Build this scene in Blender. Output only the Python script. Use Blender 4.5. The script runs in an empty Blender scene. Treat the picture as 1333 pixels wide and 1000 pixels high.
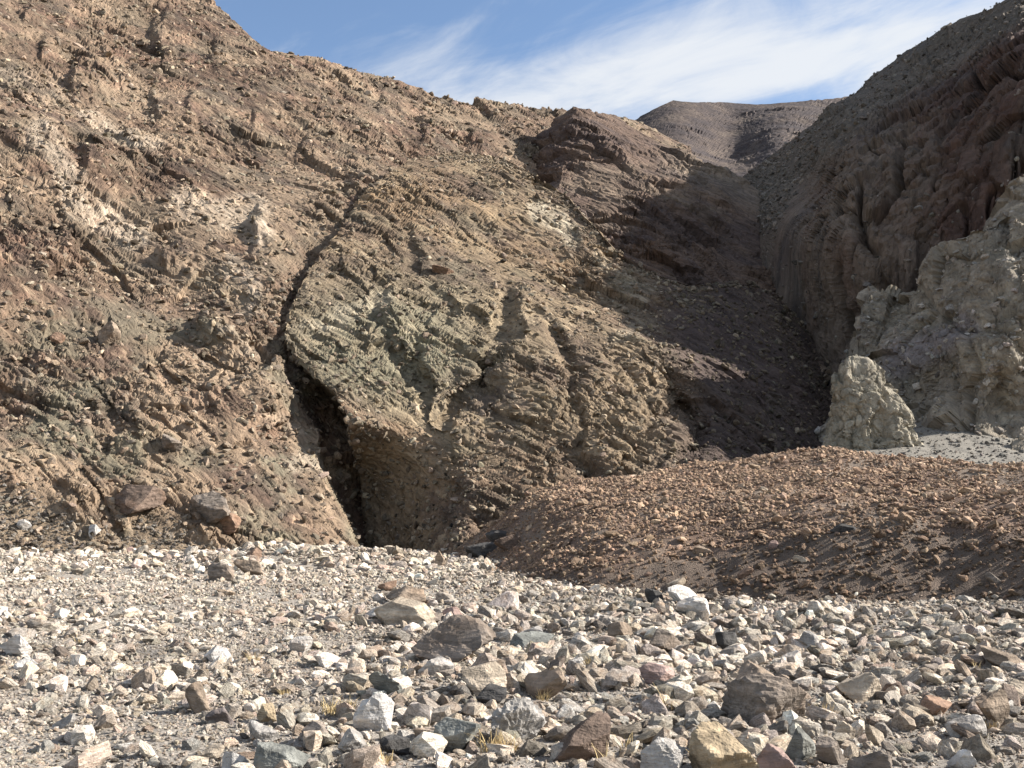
import bpy, bmesh, math, random
import numpy as np
from mathutils import Vector

sc = bpy.context.scene
R = math.radians

# ------------------------------------------------------------------ camera
F = 1333.0                       # focal length in photo pixels (photo is 1333 wide)
HORIZ = 690.0                    # photo row of the horizon
EYE = 1.6
PITCH = math.atan((HORIZ - 500.0) / F)
cam_d = bpy.data.cameras.new("camera")
cam = bpy.data.objects.new("camera", cam_d)
sc.collection.objects.link(cam)
cam.location = (0, 0, EYE)
cam.rotation_euler = (R(90) + PITCH, 0, 0)
cam_d.sensor_width = 36.0
cam_d.lens = 36.0 * F / 1333.0
cam_d.clip_start = 0.1
cam_d.clip_end = 5000
sc.camera = cam

# ------------------------------------------------------------------ sun and sky
SUN_EL, SUN_AZ = R(31.5), R(84)    # azimuth from +Y (view direction) towards +X (right)
world = bpy.data.worlds.new("World")
sc.world = world
world.use_nodes = True
SUN_STRENGTH = 5.0
SKY_STRENGTH = 0.075
CLOUD_STRENGTH = 0.37
sun_d = bpy.data.lights.new("sun", 'SUN')
sun_d.energy = SUN_STRENGTH
sun_d.angle = R(0.5)
sun_d.color = (1.0, 0.94, 0.86)
sun = bpy.data.objects.new("sun", sun_d)
sc.collection.objects.link(sun)
sdir = Vector((math.sin(SUN_AZ) * math.cos(SUN_EL), math.cos(SUN_AZ) * math.cos(SUN_EL), math.sin(SUN_EL)))
sun.rotation_euler = sdir.to_track_quat('Z', 'Y').to_euler()
sun.location = (40, 10, 60)
sc.view_settings.view_transform = 'Standard'
sc.view_settings.look = 'None'
sc.view_settings.exposure = 1.35
sc.view_settings.gamma = 1.0
sc.view_settings.use_curve_mapping = False


def world_nodes():
    nt = world.node_tree
    N, L = nt.nodes, nt.links
    N.clear()
    out = N.new('ShaderNodeOutputWorld')
    sky = N.new('ShaderNodeTexSky')
    sky.sky_type = 'NISHITA'
    sky.sun_disc = False
    sky.sun_elevation = SUN_EL
    sky.sun_rotation = SUN_AZ
    sky.altitude = 100
    sky.air_density = 1.0
    sky.dust_density = 0.25
    sky.ozone_density = 2.6
    bg = N.new('ShaderNodeBackground')
    bg.inputs['Strength'].default_value = SKY_STRENGTH
    L.new(sky.outputs[0], bg.inputs['Color'])
    cl = N.new('ShaderNodeBackground')
    cl.inputs['Color'].default_value = (0.93, 0.96, 1.0, 1)
    cl.inputs['Strength'].default_value = CLOUD_STRENGTH
    mix = N.new('ShaderNodeMixShader')
    # cirrus sheet on a flat layer high above: direction / height
    tc = N.new('ShaderNodeTexCoord')
    sep = N.new('ShaderNodeSeparateXYZ')
    L.new(tc.outputs['Generated'], sep.inputs[0])

    def math_n(op, a, b=None, c=None, clamp=False):
        n = N.new('ShaderNodeMath')
        n.operation = op
        n.use_clamp = clamp
        for i, v in enumerate((a, b, c)):
            if v is None:
                continue
            if isinstance(v, (int, float)):
                n.inputs[i].default_value = v
            else:
                L.new(v, n.inputs[i])
        return n.outputs[0]
    zz = math_n('ADD', math_n('MAXIMUM', sep.outputs['Z'], 0.0), 0.08)
    u = math_n('DIVIDE', sep.outputs['X'], zz)
    v = math_n('DIVIDE', sep.outputs['Y'], zz)
    comb = N.new('ShaderNodeCombineXYZ')
    L.new(u, comb.inputs[0])
    L.new(v, comb.inputs[1])

    def noise(ang, fa, fc, off, detail, rough, dist=0.0):
        """noise stretched along the wind direction ang (frequency fa along, fc across)"""
        c_, s_ = math.cos(ang), math.sin(ang)
        al = math_n('ADD', math_n('MULTIPLY', u, c_ * fa), math_n('MULTIPLY', v, s_ * fa))
        ac = math_n('ADD', math_n('MULTIPLY', u, -s_ * fc), math_n('MULTIPLY', v, c_ * fc))
        cb = N.new('ShaderNodeCombineXYZ')
        L.new(al, cb.inputs[0])
        L.new(ac, cb.inputs[1])
        cb.inputs[2].default_value = off
        n = N.new('ShaderNodeTexNoise')
        n.inputs['Scale'].default_value = 1.0
        n.inputs['Detail'].default_value = detail
        n.inputs['Roughness'].default_value = rough
        n.inputs['Distortion'].default_value = dist
        L.new(cb.outputs[0], n.inputs['Vector'])
        return n.outputs['Fac']
    # cirrus banks drawn out along the wind
    WIND = R(-25)
    across = math_n('ADD', math_n('MULTIPLY', u, -math.sin(WIND)), math_n('MULTIPLY', v, math.cos(WIND)))
    wob = noise(WIND, .9, 1.6, 3.1, 3, 0.5)
    across = math_n('ADD', across, math_n('MULTIPLY', math_n('SUBTRACT', wob, 0.5), 0.5))
    bank = math_n('MULTIPLY_ADD', math_n('COSINE', math_n('MULTIPLY', math_n('SUBTRACT', across, 1.80), 6.6)), 0.5, 0.5)
    streak = noise(R(-33), 2.6, 9.0, 1.3, 9, 0.62, 0.5)
    puff = noise(R(-45), 2.6, 4.2, 5.2, 9, 0.6, 0.6)
    dens = math_n('ADD', math_n('MULTIPLY', bank, 0.75), math_n('MULTIPLY', streak, 0.8))
    dens = math_n('ADD', dens, math_n('MULTIPLY', puff, 1.4))
    mr = N.new('ShaderNodeMapRange')
    mr.interpolation_type = 'SMOOTHSTEP'
    mr.inputs['From Min'].default_value = 1.12
    mr.inputs['From Max'].default_value = 2.0
    mr.inputs['To Min'].default_value = 0.03
    mr.inputs['To Max'].default_value = 0.92
    L.new(dens, mr.inputs['Value'])
    L.new(mr.outputs[0], mix.inputs[0])
    L.new(bg.outputs[0], mix.inputs[1])
    L.new(cl.outputs[0], mix.inputs[2])
    L.new(mix.outputs[0], out.inputs['Surface'])


world_nodes()

# ------------------------------------------------------------------ numpy helpers
rng = np.random.default_rng(11)
PERM = rng.permutation(256).astype(np.int32)
PERM = np.concatenate([PERM, PERM])
GRAD = rng.normal(size=(256, 3)).astype(np.float32)
GRAD /= np.linalg.norm(GRAD, axis=1)[:, None]


def perlin(p):
    """gradient noise, about -1..1"""
    p = np.asarray(p, np.float32)
    i = np.floor(p).astype(np.int32)
    f = p - i
    i &= 255
    w = f * f * f * (f * (f * 6 - 15) + 10)
    res = 0
    for dx in (0, 1):
        wx = w[:, 0] if dx else 1 - w[:, 0]
        a = PERM[(i[:, 0] + dx) & 255]
        for dy in (0, 1):
            wy = w[:, 1] if dy else 1 - w[:, 1]
            b = PERM[(a + i[:, 1] + dy) & 255]
            for dz in (0, 1):
                wz = w[:, 2] if dz else 1 - w[:, 2]
                g = GRAD[PERM[(b + i[:, 2] + dz) & 255]]
                d = g[:, 0] * (f[:, 0] - dx) + g[:, 1] * (f[:, 1] - dy) + g[:, 2] * (f[:, 2] - dz)
                res = res + d * (wx * wy * wz)
    return res * 1.6


def fbm(p, octs=4, gain=0.5, lac=2.03):
    a, s, r = 1.0, 0.0, 0
    for k in range(octs):
        r = r + a * perlin(p * (lac ** k) + 17.3 * k)
        s += a
        a *= gain
    return r / s


def worley(p, seed=0):
    """nearest / second nearest feature distance and id of the nearest cell"""
    p = np.asarray(p, np.float32)
    base = np.floor(p).astype(np.int32)
    f1 = np.full(len(p), 9.0, np.float32)
    f2 = np.full(len(p), 9.0, np.float32)
    cid = np.zeros(len(p), np.int32)
    for dx in (-1, 0, 1):
        for dy in (-1, 0, 1):
            for dz in (-1, 0, 1):
                c = base + np.array([dx, dy, dz], np.int32)
                h = PERM[(PERM[(PERM[(c[:, 0] + seed) & 255] + c[:, 1]) & 255] + c[:, 2]) & 255]
                o = GRAD[h] * 0.42 + 0.5
                d = ((c + o - p) ** 2).sum(1)
                near = d < f1
                f2 = np.where(near, f1, np.minimum(f2, d))
                cid = np.where(near, h, cid)
                f1 = np.where(near, d, f1)
    return np.sqrt(f1), np.sqrt(f2), cid


def facets(p, seed=0):
    """broken rock: every cell is a tilted flat face with its own offset"""
    p = np.asarray(p, np.float32)
    base = np.floor(p - .5).astype(np.int32)
    f1 = np.full(len(p), 9.0, np.float32)
    f2 = np.full(len(p), 9.0, np.float32)
    val = np.zeros(len(p), np.float32)
    for dx in (0, 1):
        for dy in (0, 1):
            for dz in (0, 1):
                c = base + np.array([dx, dy, dz], np.int32)
                h = PERM[(PERM[(PERM[(c[:, 0] + seed) & 255] + c[:, 1]) & 255] + c[:, 2]) & 255]
                r = p - (c + GRAD[h] * 0.4 + 0.5)
                d = (r * r).sum(1)
                g = GRAD[(h + 77) & 255]
                v = g[:, 0] * .5 + (r * g[:, [1, 2, 0]]).sum(1)
                near = d < f1
                f2 = np.where(near, f1, np.minimum(f2, d))
                val = np.where(near, v, val)
                f1 = np.where(near, d, f1)
    crack = 1 - sstep(0.0, 0.22, np.sqrt(f2) - np.sqrt(f1))
    return val - .35 * crack


def sstep(a, b, x):
    t = np.clip((x - a) / (b - a), 0, 1)
    return t * t * (3 - 2 * t)


CP, SP = math.cos(PITCH), math.sin(PITCH)


def at(px, py, d):
    """world point seen at photo pixel (px,py) whose distance along Y is d (metres)"""
    px, py, d = (np.asarray(a, float) for a in (px, py, d))
    u, v = (px - 666.5) / F, (500.0 - py) / F
    y = CP - v * SP
    z = SP + v * CP
    s = d / y
    return np.stack([u * s, d + 0 * u, EYE + z * s], -1)


def to_px(P):
    P = np.asarray(P, float)
    x, y, z = P[:, 0], P[:, 1], P[:, 2] - EYE
    cy = y * CP + z * SP
    cz = -y * SP + z * CP
    return 666.5 + F * x / cy, 500.0 - F * cz / cy


def curve(pts, x):
    a = np.array(pts, float)
    return np.interp(x, a[:, 0], a[:, 1])


def seg_dist(px, py, pts):
    """distance in pixels to a polyline, and signed side (+ = right of travel direction in the image)"""
    best = np.full(px.shape, 1e9)
    side = np.zeros(px.shape)
    tt = np.zeros(px.shape)
    n = len(pts) - 1
    for k in range(n):
        ax, ay = pts[k][:2]
        bx, by = pts[k + 1][:2]
        dx, dy = bx - ax, by - ay
        t = np.clip(((px - ax) * dx + (py - ay) * dy) / (dx * dx + dy * dy), 0, 1)
        qx, qy = px - (ax + t * dx), py - (ay + t * dy)
        d = np.hypot(qx, qy)
        m = d < best
        best = np.where(m, d, best)
        side = np.where(m, np.sign(dx * qy - dy * qx), side)
        tt = np.where(m, (k + t) / n, tt)
    return best, side, tt


def tps(ctrl, lam=0.0):
    c = np.array(ctrl, float)
    X, v = c[:, :2] / 300.0, c[:, 2]
    n = len(X)

    def U(r2):
        return np.where(r2 > 1e-12, 0.5 * r2 * np.log(np.maximum(r2, 1e-12)), 0)
    K = U(((X[:, None] - X[None]) ** 2).sum(-1)) + lam * np.eye(n)
    Pm = np.concatenate([np.ones((n, 1)), X], 1)
    A = np.block([[K, Pm], [Pm.T, np.zeros((3, 3))]])
    w = np.linalg.solve(A, np.concatenate([v, np.zeros(3)]))

    def f(x, y):
        x = np.asarray(x, float) / 300.0
        y = np.asarray(y, float) / 300.0
        r = w[n] + w[n + 1] * x + w[n + 2] * y
        for i in range(n):
            r = r + w[i] * U((x - X[i, 0]) ** 2 + (y - X[i, 1]) ** 2)
        return r
    return f


# ------------------------------------------------------------------ materials
def new_mat(name):
    m = bpy.data.materials.new(name)
    m.use_nodes = True
    nt = m.node_tree
    b = nt.nodes['Principled BSDF']
    b.inputs['Roughness'].default_value = 0.92
    b.inputs['Specular IOR Level'].default_value = 0.18
    return m, nt, b


def terrain_mat(name, fine=9.0, bump=0.35, dist=0.04, contrast=0.35, zscale=1.0):
    """colour of the rock comes from the mesh attribute 'tint', grain and relief from noise"""
    m, nt, b = new_mat(name)
    N, L = nt.nodes, nt.links
    at_ = N.new('ShaderNodeAttribute')
    at_.attribute_name = 'tint'
    tc = N.new('ShaderNodeTexCoord')
    n1 = N.new('ShaderNodeTexNoise')
    n1.inputs['Scale'].default_value = fine
    n1.inputs['Detail'].default_value = 6
    n1.inputs['Roughness'].default_value = 0.7
    mp = N.new('ShaderNodeMapping')
    mp.inputs['Scale'].default_value = (1, 1, zscale)
    L.new(tc.outputs['Object'], mp.inputs[0])
    L.new(mp.outputs[0], n1.inputs['Vector'])
    n2 = N.new('ShaderNodeTexVoronoi')
    n2.inputs['Scale'].default_value = fine * 0.8
    n2.inputs['Randomness'].default_value = 1.0
    L.new(mp.outputs[0], n2.inputs['Vector'])
    mr = N.new('ShaderNodeMapRange')
    mr.inputs['From Min'].default_value = 0.3
    mr.inputs['From Max'].default_value = 0.7
    mr.inputs['To Min'].default_value = 1 - contrast
    mr.inputs['To Max'].default_value = 1 + contrast
    L.new(n1.outputs['Fac'], mr.inputs['Value'])
    mx = N.new('ShaderNodeMix')
    mx.data_type = 'RGBA'
    mx.blend_type = 'MULTIPLY'
    mx.inputs['Factor'].default_value = 1.0
    L.new(at_.outputs['Color'], mx.inputs['A'])
    L.new(mr.outputs[0], mx.inputs['B'])
    L.new(mx.outputs['Result'], b.inputs['Base Color'])
    ad = N.new('ShaderNodeMath')
    ad.operation = 'ADD'
    L.new(n1.outputs['Fac'], ad.inputs[0])
    L.new(n2.outputs['Distance'], ad.inputs[1])
    bp = N.new('ShaderNodeBump')
    bp.inputs['Strength'].default_value = bump
    bp.inputs['Distance'].default_value = dist
    L.new(ad.outputs[0], bp.inputs['Height'])
    L.new(bp.outputs[0], b.inputs['Normal'])
    return m


def fracture_mat(name, s1=1.1, s2=3.2, dist=0.22, bump=0.9, contrast=0.4, dome=.5):
    """broken rock: fragments of two sizes, each its own tone and its own small step, in the rock's fabric coordinates"""
    m, nt, b = new_mat(name)
    N, L = nt.nodes, nt.links
    tint = N.new('ShaderNodeAttribute')
    tint.attribute_name = 'tint'
    fab = N.new('ShaderNodeAttribute')
    fab.attribute_name = 'fab'
    wn = N.new('ShaderNodeTexNoise')
    wn.inputs['Scale'].default_value = 1.7
    wn.inputs['Detail'].default_value = 4
    L.new(fab.outputs['Vector'], wn.inputs['Vector'])
    wa = N.new('ShaderNodeVectorMath')
    wa.operation = 'MULTIPLY_ADD'
    wa.inputs[1].default_value = (.7, .7, .7)
    L.new(wn.outputs['Color'], wa.inputs[0])
    L.new(fab.outputs['Vector'], wa.inputs[2])
    vals = []
    for sc_ in (s1, s2, s2 * 2.7):
        v = N.new('ShaderNodeTexVoronoi')
        v.inputs['Scale'].default_value = sc_
        L.new(wa.outputs[0], v.inputs['Vector'])
        sp = N.new('ShaderNodeSeparateColor')
        L.new(v.outputs['Color'], sp.inputs[0])
        vals.append((sp.outputs[0], sp.outputs[1], v.outputs['Distance']))
    n1 = N.new('ShaderNodeTexNoise')
    n1.inputs['Scale'].default_value = 9.0
    n1.inputs['Detail'].default_value = 6
    n1.inputs['Roughness'].default_value = .75
    L.new(fab.outputs['Vector'], n1.inputs['Vector'])

    def m_(op, a, c):
        n = N.new('ShaderNodeMath')
        n.operation = op
        for k, x in enumerate((a, c)):
            if isinstance(x, (int, float)):
                n.inputs[k].default_value = x
            else:
                L.new(x, n.inputs[k])
        return n.outputs[0]
    tone = m_('ADD', m_('ADD', m_('MULTIPLY', vals[0][0], .30), m_('MULTIPLY', vals[1][0], .45)), m_('MULTIPLY', vals[2][0], .45))
    tone = m_('ADD', tone, m_('MULTIPLY', n1.outputs['Fac'], .8))
    mr = N.new('ShaderNodeMapRange')
    for k, v in zip(('From Min', 'From Max', 'To Min', 'To Max'), (.5, 1.5, 1 - contrast, 1 + contrast)):
        mr.inputs[k].default_value = v
    L.new(tone, mr.inputs['Value'])
    mx = N.new('ShaderNodeMix')
    mx.data_type = 'RGBA'
    mx.blend_type = 'MULTIPLY'
    mx.inputs['Factor'].default_value = 1.0
    L.new(tint.outputs['Color'], mx.inputs['A'])
    L.new(mr.outputs[0], mx.inputs['B'])
    L.new(mx.outputs['Result'], b.inputs['Base Color'])
    h = m_('ADD', m_('MULTIPLY', vals[0][1], 1.0), m_('MULTIPLY', vals[1][1], .5))
    h = m_('ADD', h, m_('MULTIPLY', vals[2][1], .22))
    h = m_('ADD', h, m_('MULTIPLY', n1.outputs['Fac'], .35))
    h = m_('SUBTRACT', h, m_('MULTIPLY', vals[1][2], dome))
    bp = N.new('ShaderNodeBump')
    bp.inputs['Strength'].default_value = bump
    bp.inputs['Distance'].default_value = dist
    L.new(h, bp.inputs['Height'])
    L.new(bp.outputs[0], b.inputs['Normal'])
    return m


def stone_mat(name, source):
    """stone: base colour per stone, foliation bands, speckle and a little relief"""
    m, nt, b = new_mat(name)
    N, L = nt.nodes, nt.links
    oi = N.new('ShaderNodeObjectInfo')
    if source == 'object':
        col = oi.outputs['Color']
    else:
        a = N.new('ShaderNodeAttribute')
        a.attribute_type = 'INSTANCER'
        a.attribute_name = 'scol'
        col = a.outputs['Color']
    tc = N.new('ShaderNodeTexCoord')
    off = N.new('ShaderNodeVectorMath')
    off.operation = 'ADD'
    cmb = N.new('ShaderNodeCombineXYZ')
    mu = N.new('ShaderNodeMath')
    mu.operation = 'MULTIPLY'
    mu.inputs[1].default_value = 40
    L.new(oi.outputs['Random'], mu.inputs[0])
    for k in range(3):
        L.new(mu.outputs[0], cmb.inputs[k])
    L.new(tc.outputs['Object'], off.inputs[0])
    L.new(cmb.outputs[0], off.inputs[1])
    mp = N.new('ShaderNodeMapping')
    mp.inputs['Rotation'].default_value = (0.5, 0.9, 0.3)
    mp.inputs['Scale'].default_value = (0.8, 1.0, 6.0)
    L.new(off.outputs[0], mp.inputs[0])
    band = N.new('ShaderNodeTexNoise')
    band.inputs['Scale'].default_value = 1.6
    band.inputs['Detail'].default_value = 5
    band.inputs['Roughness'].default_value = 0.65
    band.inputs['Distortion'].default_value = 0.5
    L.new(mp.outputs[0], band.inputs['Vector'])
    sp = N.new('ShaderNodeTexNoise')
    sp.inputs['Scale'].default_value = 7
    sp.inputs['Detail'].default_value = 6
    sp.inputs['Roughness'].default_value = 0.72
    L.new(off.outputs[0], sp.inputs['Vector'])
    patch = N.new('ShaderNodeTexNoise')
    patch.inputs['Scale'].default_value = 1.5
    patch.inputs['Detail'].default_value = 3
    L.new(off.outputs[0], patch.inputs['Vector'])

    def mrange(sock, a0, a1, t0, t1):
        r = N.new('ShaderNodeMapRange')
        for k, v in zip(('From Min', 'From Max', 'To Min', 'To Max'), (a0, a1, t0, t1)):
            r.inputs[k].default_value = v
        L.new(sock, r.inputs['Value'])
        return r.outputs[0]

    def mul(a_, b_):
        x = N.new('ShaderNodeMix')
        x.data_type = 'RGBA'
        x.blend_type = 'MULTIPLY'
        x.inputs['Factor'].default_value = 1
        L.new(a_, x.inputs['A'])
        L.new(b_, x.inputs['B'])
        return x.outputs['Result']
    c = mul(col, mrange(band.outputs['Fac'], 0.32, 0.68, 0.5, 1.3))
    c = mul(c, mrange(sp.outputs['Fac'], 0.3, 0.7, 0.55, 1.38))
    warm = N.new('ShaderNodeMix')
    warm.data_type = 'RGBA'
    warm.blend_type = 'MULTIPLY'
    warm.inputs['B'].default_value = (0.95, 0.74, 0.55, 1)
    L.new(mrange(patch.outputs['Fac'], 0.52, 0.68, 0, 0.4), warm.inputs['Factor'])
    L.new(c, warm.inputs['A'])
    L.new(warm.outputs['Result'], b.inputs['Base Color'])
    ad = N.new('ShaderNodeMath')
    ad.operation = 'ADD'
    L.new(band.outputs['Fac'], ad.inputs[0])
    L.new(sp.outputs['Fac'], ad.inputs[1])
    bp = N.new('ShaderNodeBump')
    bp.inputs['Strength'].default_value = 0.75
    bp.inputs['Distance'].default_value = 0.06
    L.new(ad.outputs[0], bp.inputs['Height'])
    L.new(bp.outputs[0], b.inputs['Normal'])
    return m


M_ROCK = fracture_mat('hill_rock')
M_FAR = terrain_mat('far_hill_rock', 0.8, 0.5, 0.5, 0.45)
M_CLIFF = fracture_mat('cliff_rock', .8, 2.6, .25, .8, .33, 0.0)
M_WALL = fracture_mat('fluted_cliff_rock', .5, 1.8, .35, .9, .36, 0.0)
M_GRAVEL = terrain_mat('gravel_ground', 38.0, 0.8, 0.02, 0.5)
M_STONE = stone_mat('stone', 'object')
M_STONE_I = stone_mat('loose_stone', 'instancer')


def link(o):
    sc.collection.objects.link(o)
    return o


def grid_mesh(name, P, C, mat, mask=None, smooth=False, dark=1.0, fab=None):
    """P (rows, cols, 3) vertices, C (rows, cols, 3) colours; mask (rows-1, cols-1) keeps faces"""
    r, c = P.shape[:2]
    idx = np.arange(r * c).reshape(r, c)
    q = np.stack([idx[:-1, :-1], idx[:-1, 1:], idx[1:, 1:], idx[1:, :-1]], -1).reshape(-1, 4)
    if mask is not None:
        q = q[mask.reshape(-1)]
    used = np.zeros(r * c, bool)
    used[q.reshape(-1)] = True
    remap = np.cumsum(used) - 1
    V = P.reshape(-1, 3)[used].astype(np.float32)
    K = C.reshape(-1, 3)[used]
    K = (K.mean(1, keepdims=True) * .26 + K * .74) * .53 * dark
    K = np.clip(K, 0.005, 0.95).astype(np.float32)
    q = remap[q].astype(np.int32)
    me = bpy.data.meshes.new(name)
    me.vertices.add(len(V))
    me.vertices.foreach_set('co', V.ravel())
    me.loops.add(len(q) * 4)
    me.loops.foreach_set('vertex_index', q.ravel())
    me.polygons.add(len(q))
    me.polygons.foreach_set('loop_start', np.arange(0, len(q) * 4, 4, dtype=np.int32))
    me.polygons.foreach_set('loop_total', np.full(len(q), 4, np.int32))
    me.update(calc_edges=True)
    me.polygons.foreach_set('use_smooth', np.full(len(q), smooth))
    a = me.color_attributes.new('tint', 'FLOAT_COLOR', 'POINT')
    a.data.foreach_set('color', np.concatenate([K, np.ones((len(K), 1), np.float32)], 1).ravel())
    if fab is not None:
        fq = fab(V.astype(float)).astype(np.float32)
        at2 = me.attributes.new('fab', 'FLOAT_VECTOR', 'POINT')
        at2.data.foreach_set('vector', fq.ravel())
    me.materials.append(mat)
    o = link(bpy.data.objects.new(name, me))
    o['kind'] = 'structure'
    return o


def normals(P):
    du = np.gradient(P, axis=1)
    dv = np.gradient(P, axis=0)
    n = np.cross(du, dv)
    n /= np.linalg.norm(n, axis=-1, keepdims=True) + 1e-9
    return n


def blend(c, col, m):
    return c * (1 - m[..., None]) + np.asarray(col) * m[..., None]


class Frame:
    """rock fabric: coordinates stretched along the foliation"""

    def __init__(self, e1, n, stretch=3.2):
        e1 = np.array(e1, float)
        e1 /= np.linalg.norm(e1)
        n = np.array(n, float)
        n -= e1 * (n @ e1)
        n /= np.linalg.norm(n)
        self.M = np.stack([e1 / stretch, np.cross(n, e1), n], 0)

    def __call__(self, p):
        return p @ self.M.T


def relief_big(p, fr, macro=1.0, amp=1.0):
    """ribs, ledges and blocks metres across"""
    q = fr(p)
    warp = np.stack([perlin(p / 5.0), perlin(p / 5.0 + 40)], 1)
    qw = q + .55 * warp[:, [0, 1, 0]] + 1.3 * perlin(p / 13.0 + 60)[:, None]
    d = macro * (1.2 * perlin(p / 17.0 + 3.7) + .4 * perlin(q / 7.0 + 8.1))
    rough = roughness(p)
    d = d + amp * rough * (.34 * facets(qw / 3.6, 3) + .20 * facets(qw / 1.6 + 7, 13) + .08 * (.5 - 1.7 * np.abs(perlin(q / 2.2 + 31))))
    return d


def roughness(p):
    # ledgy ground here, smoother debris covered ground there
    return .14 + 1.15 * sstep(-.4, .45, perlin(p / 9.0 + 14) + .6 * perlin(p / 3.1 + 33))


def relief_fine(p, pix, fr, amp=1.0):
    q = fr(p) + 1.1 * perlin(p / 9.0 + 60)[:, None] + .3 * perlin(p / 2.5 + 70)[:, None]
    d = 0
    rough = roughness(p)
    for k, (wl, a) in enumerate(((.8, .13), (.42, .09), (.24, .06))):
        fade = sstep(1.8, 4.0, wl / pix)
        if fade.max() > 0:
            d = d + a * fade * (.3 + .7 * rough) * facets(q / wl + 7.7 * k, 13 * k + 5)
    for k, (wl, a) in enumerate(((1.0, .06), (.5, .045), (.25, .03), (.14, .02))):
        fade = sstep(1.8, 4.0, wl / pix)
        if fade.max() > 0:
            d = d + a * fade * (.35 + .75 * rough) * (.5 - 1.7 * np.abs(perlin(q / wl + 31.7 * k)))
    return d * amp


def displace(P, big, fine):
    """two passes, so that the fine relief follows the faces made by the coarse one"""
    P = P + normals(P) * big(P)[..., None]
    D = fine(P.reshape(-1, 3)).reshape(P.shape[:2])
    return P + normals(P) * D[..., None]


def lumps_px(px, py, items):
    """outcrops that stand proud, steep on the side away from the sun; items: px, py, rx, ry, height m"""
    d = 0
    q = np.stack([px.ravel() / 26, py.ravel() / 26, 0 * px.ravel()], 1)
    wx = 16 * fbm(q, 3, .6).reshape(px.shape)
    wy = 14 * fbm(q + 50, 3, .6).reshape(px.shape)
    for x0, y0, rx, ry, h in items:
        x = (px - x0 + wx) / rx
        y = (py - y0 + wy) / ry
        prof = np.where(x < 0, sstep(-0.22, 0.0, x), 1 - sstep(0.0, 1.6, x))
        d = d + h * prof * np.exp(-(y ** 2) * 1.4)
    return d


def sheet(invd, cols, top, bot, rows, back=30.0, back_rows=14, drop=0.9):
    """slope surface: image columns x rows from bot(px) up to the crest top(px), then the far side going down"""
    t = np.linspace(0, 1, rows)[:, None]
    px = np.repeat(cols[None], rows, 0)
    py = bot(cols)[None] * (1 - t) + top(cols)[None] * t
    d = 1.0 / invd(px, py)
    P = at(px, py, d)
    k = (np.arange(1, back_rows + 1) / back_rows)[:, None] ** 1.3
    crest = P[-1]
    B = np.repeat(crest[None], back_rows, 0).copy()
    step = k * back
    B[..., 1] += step
    B[..., 0] += step * (crest[None, :, 0] / crest[None, :, 1]) * 0.6
    B[..., 2] -= step * drop * (0.25 + 0.75 * k)
    P = np.concatenate([P, B], 0)
    px = np.concatenate([px, np.repeat(cols[None], back_rows, 0)], 0)
    py = np.concatenate([py, np.repeat(top(cols)[None], back_rows, 0)], 0)
    return P, px, py


STEP = 1.75


def columns(a, b, lo=-30, hi=1365, step=STEP, coarse=7.0):
    xs = [a]
    while xs[-1] < b:
        xs.append(xs[-1] + (step if lo < xs[-1] < hi else coarse))
    return np.array(xs)


def pal(*hexes):
    """sRGB 0-255 triples to linear albedo"""
    a = np.array(hexes, float) / 255.0
    return np.where(a < 0.04045, a / 12.92, ((a + 0.055) / 1.055) ** 2.4)


# gully that parts the two lower slopes, seen from the slot mouth upwards
SLOT_EDGE = [(500, 760), (468, 716), (447, 672), (430, 640), (414, 605), (418, 560), (404, 530), (384, 502), (366, 474), (354, 452),
             (352, 432), (360, 404), (376, 370), (400, 333), (432, 298), (474, 244), (524, 204), (600, 190), (660, 205)]
DOME_EDGE = [(474, 760), (474, 716), (466, 620), (452, 572), (447, 540), (431, 512), (408, 492), (382, 466), (366, 440), (372, 405),
             (388, 372), (410, 335), (440, 300), (482, 246), (530, 208), (600, 196), (660, 206)]
frame_left = Frame((1, -.71, -.70), (.31, -.45, .84), 3.0)
frame_dome = Frame((1, -.55, -.62), (.2, -.46, .86), 3.0)


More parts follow.
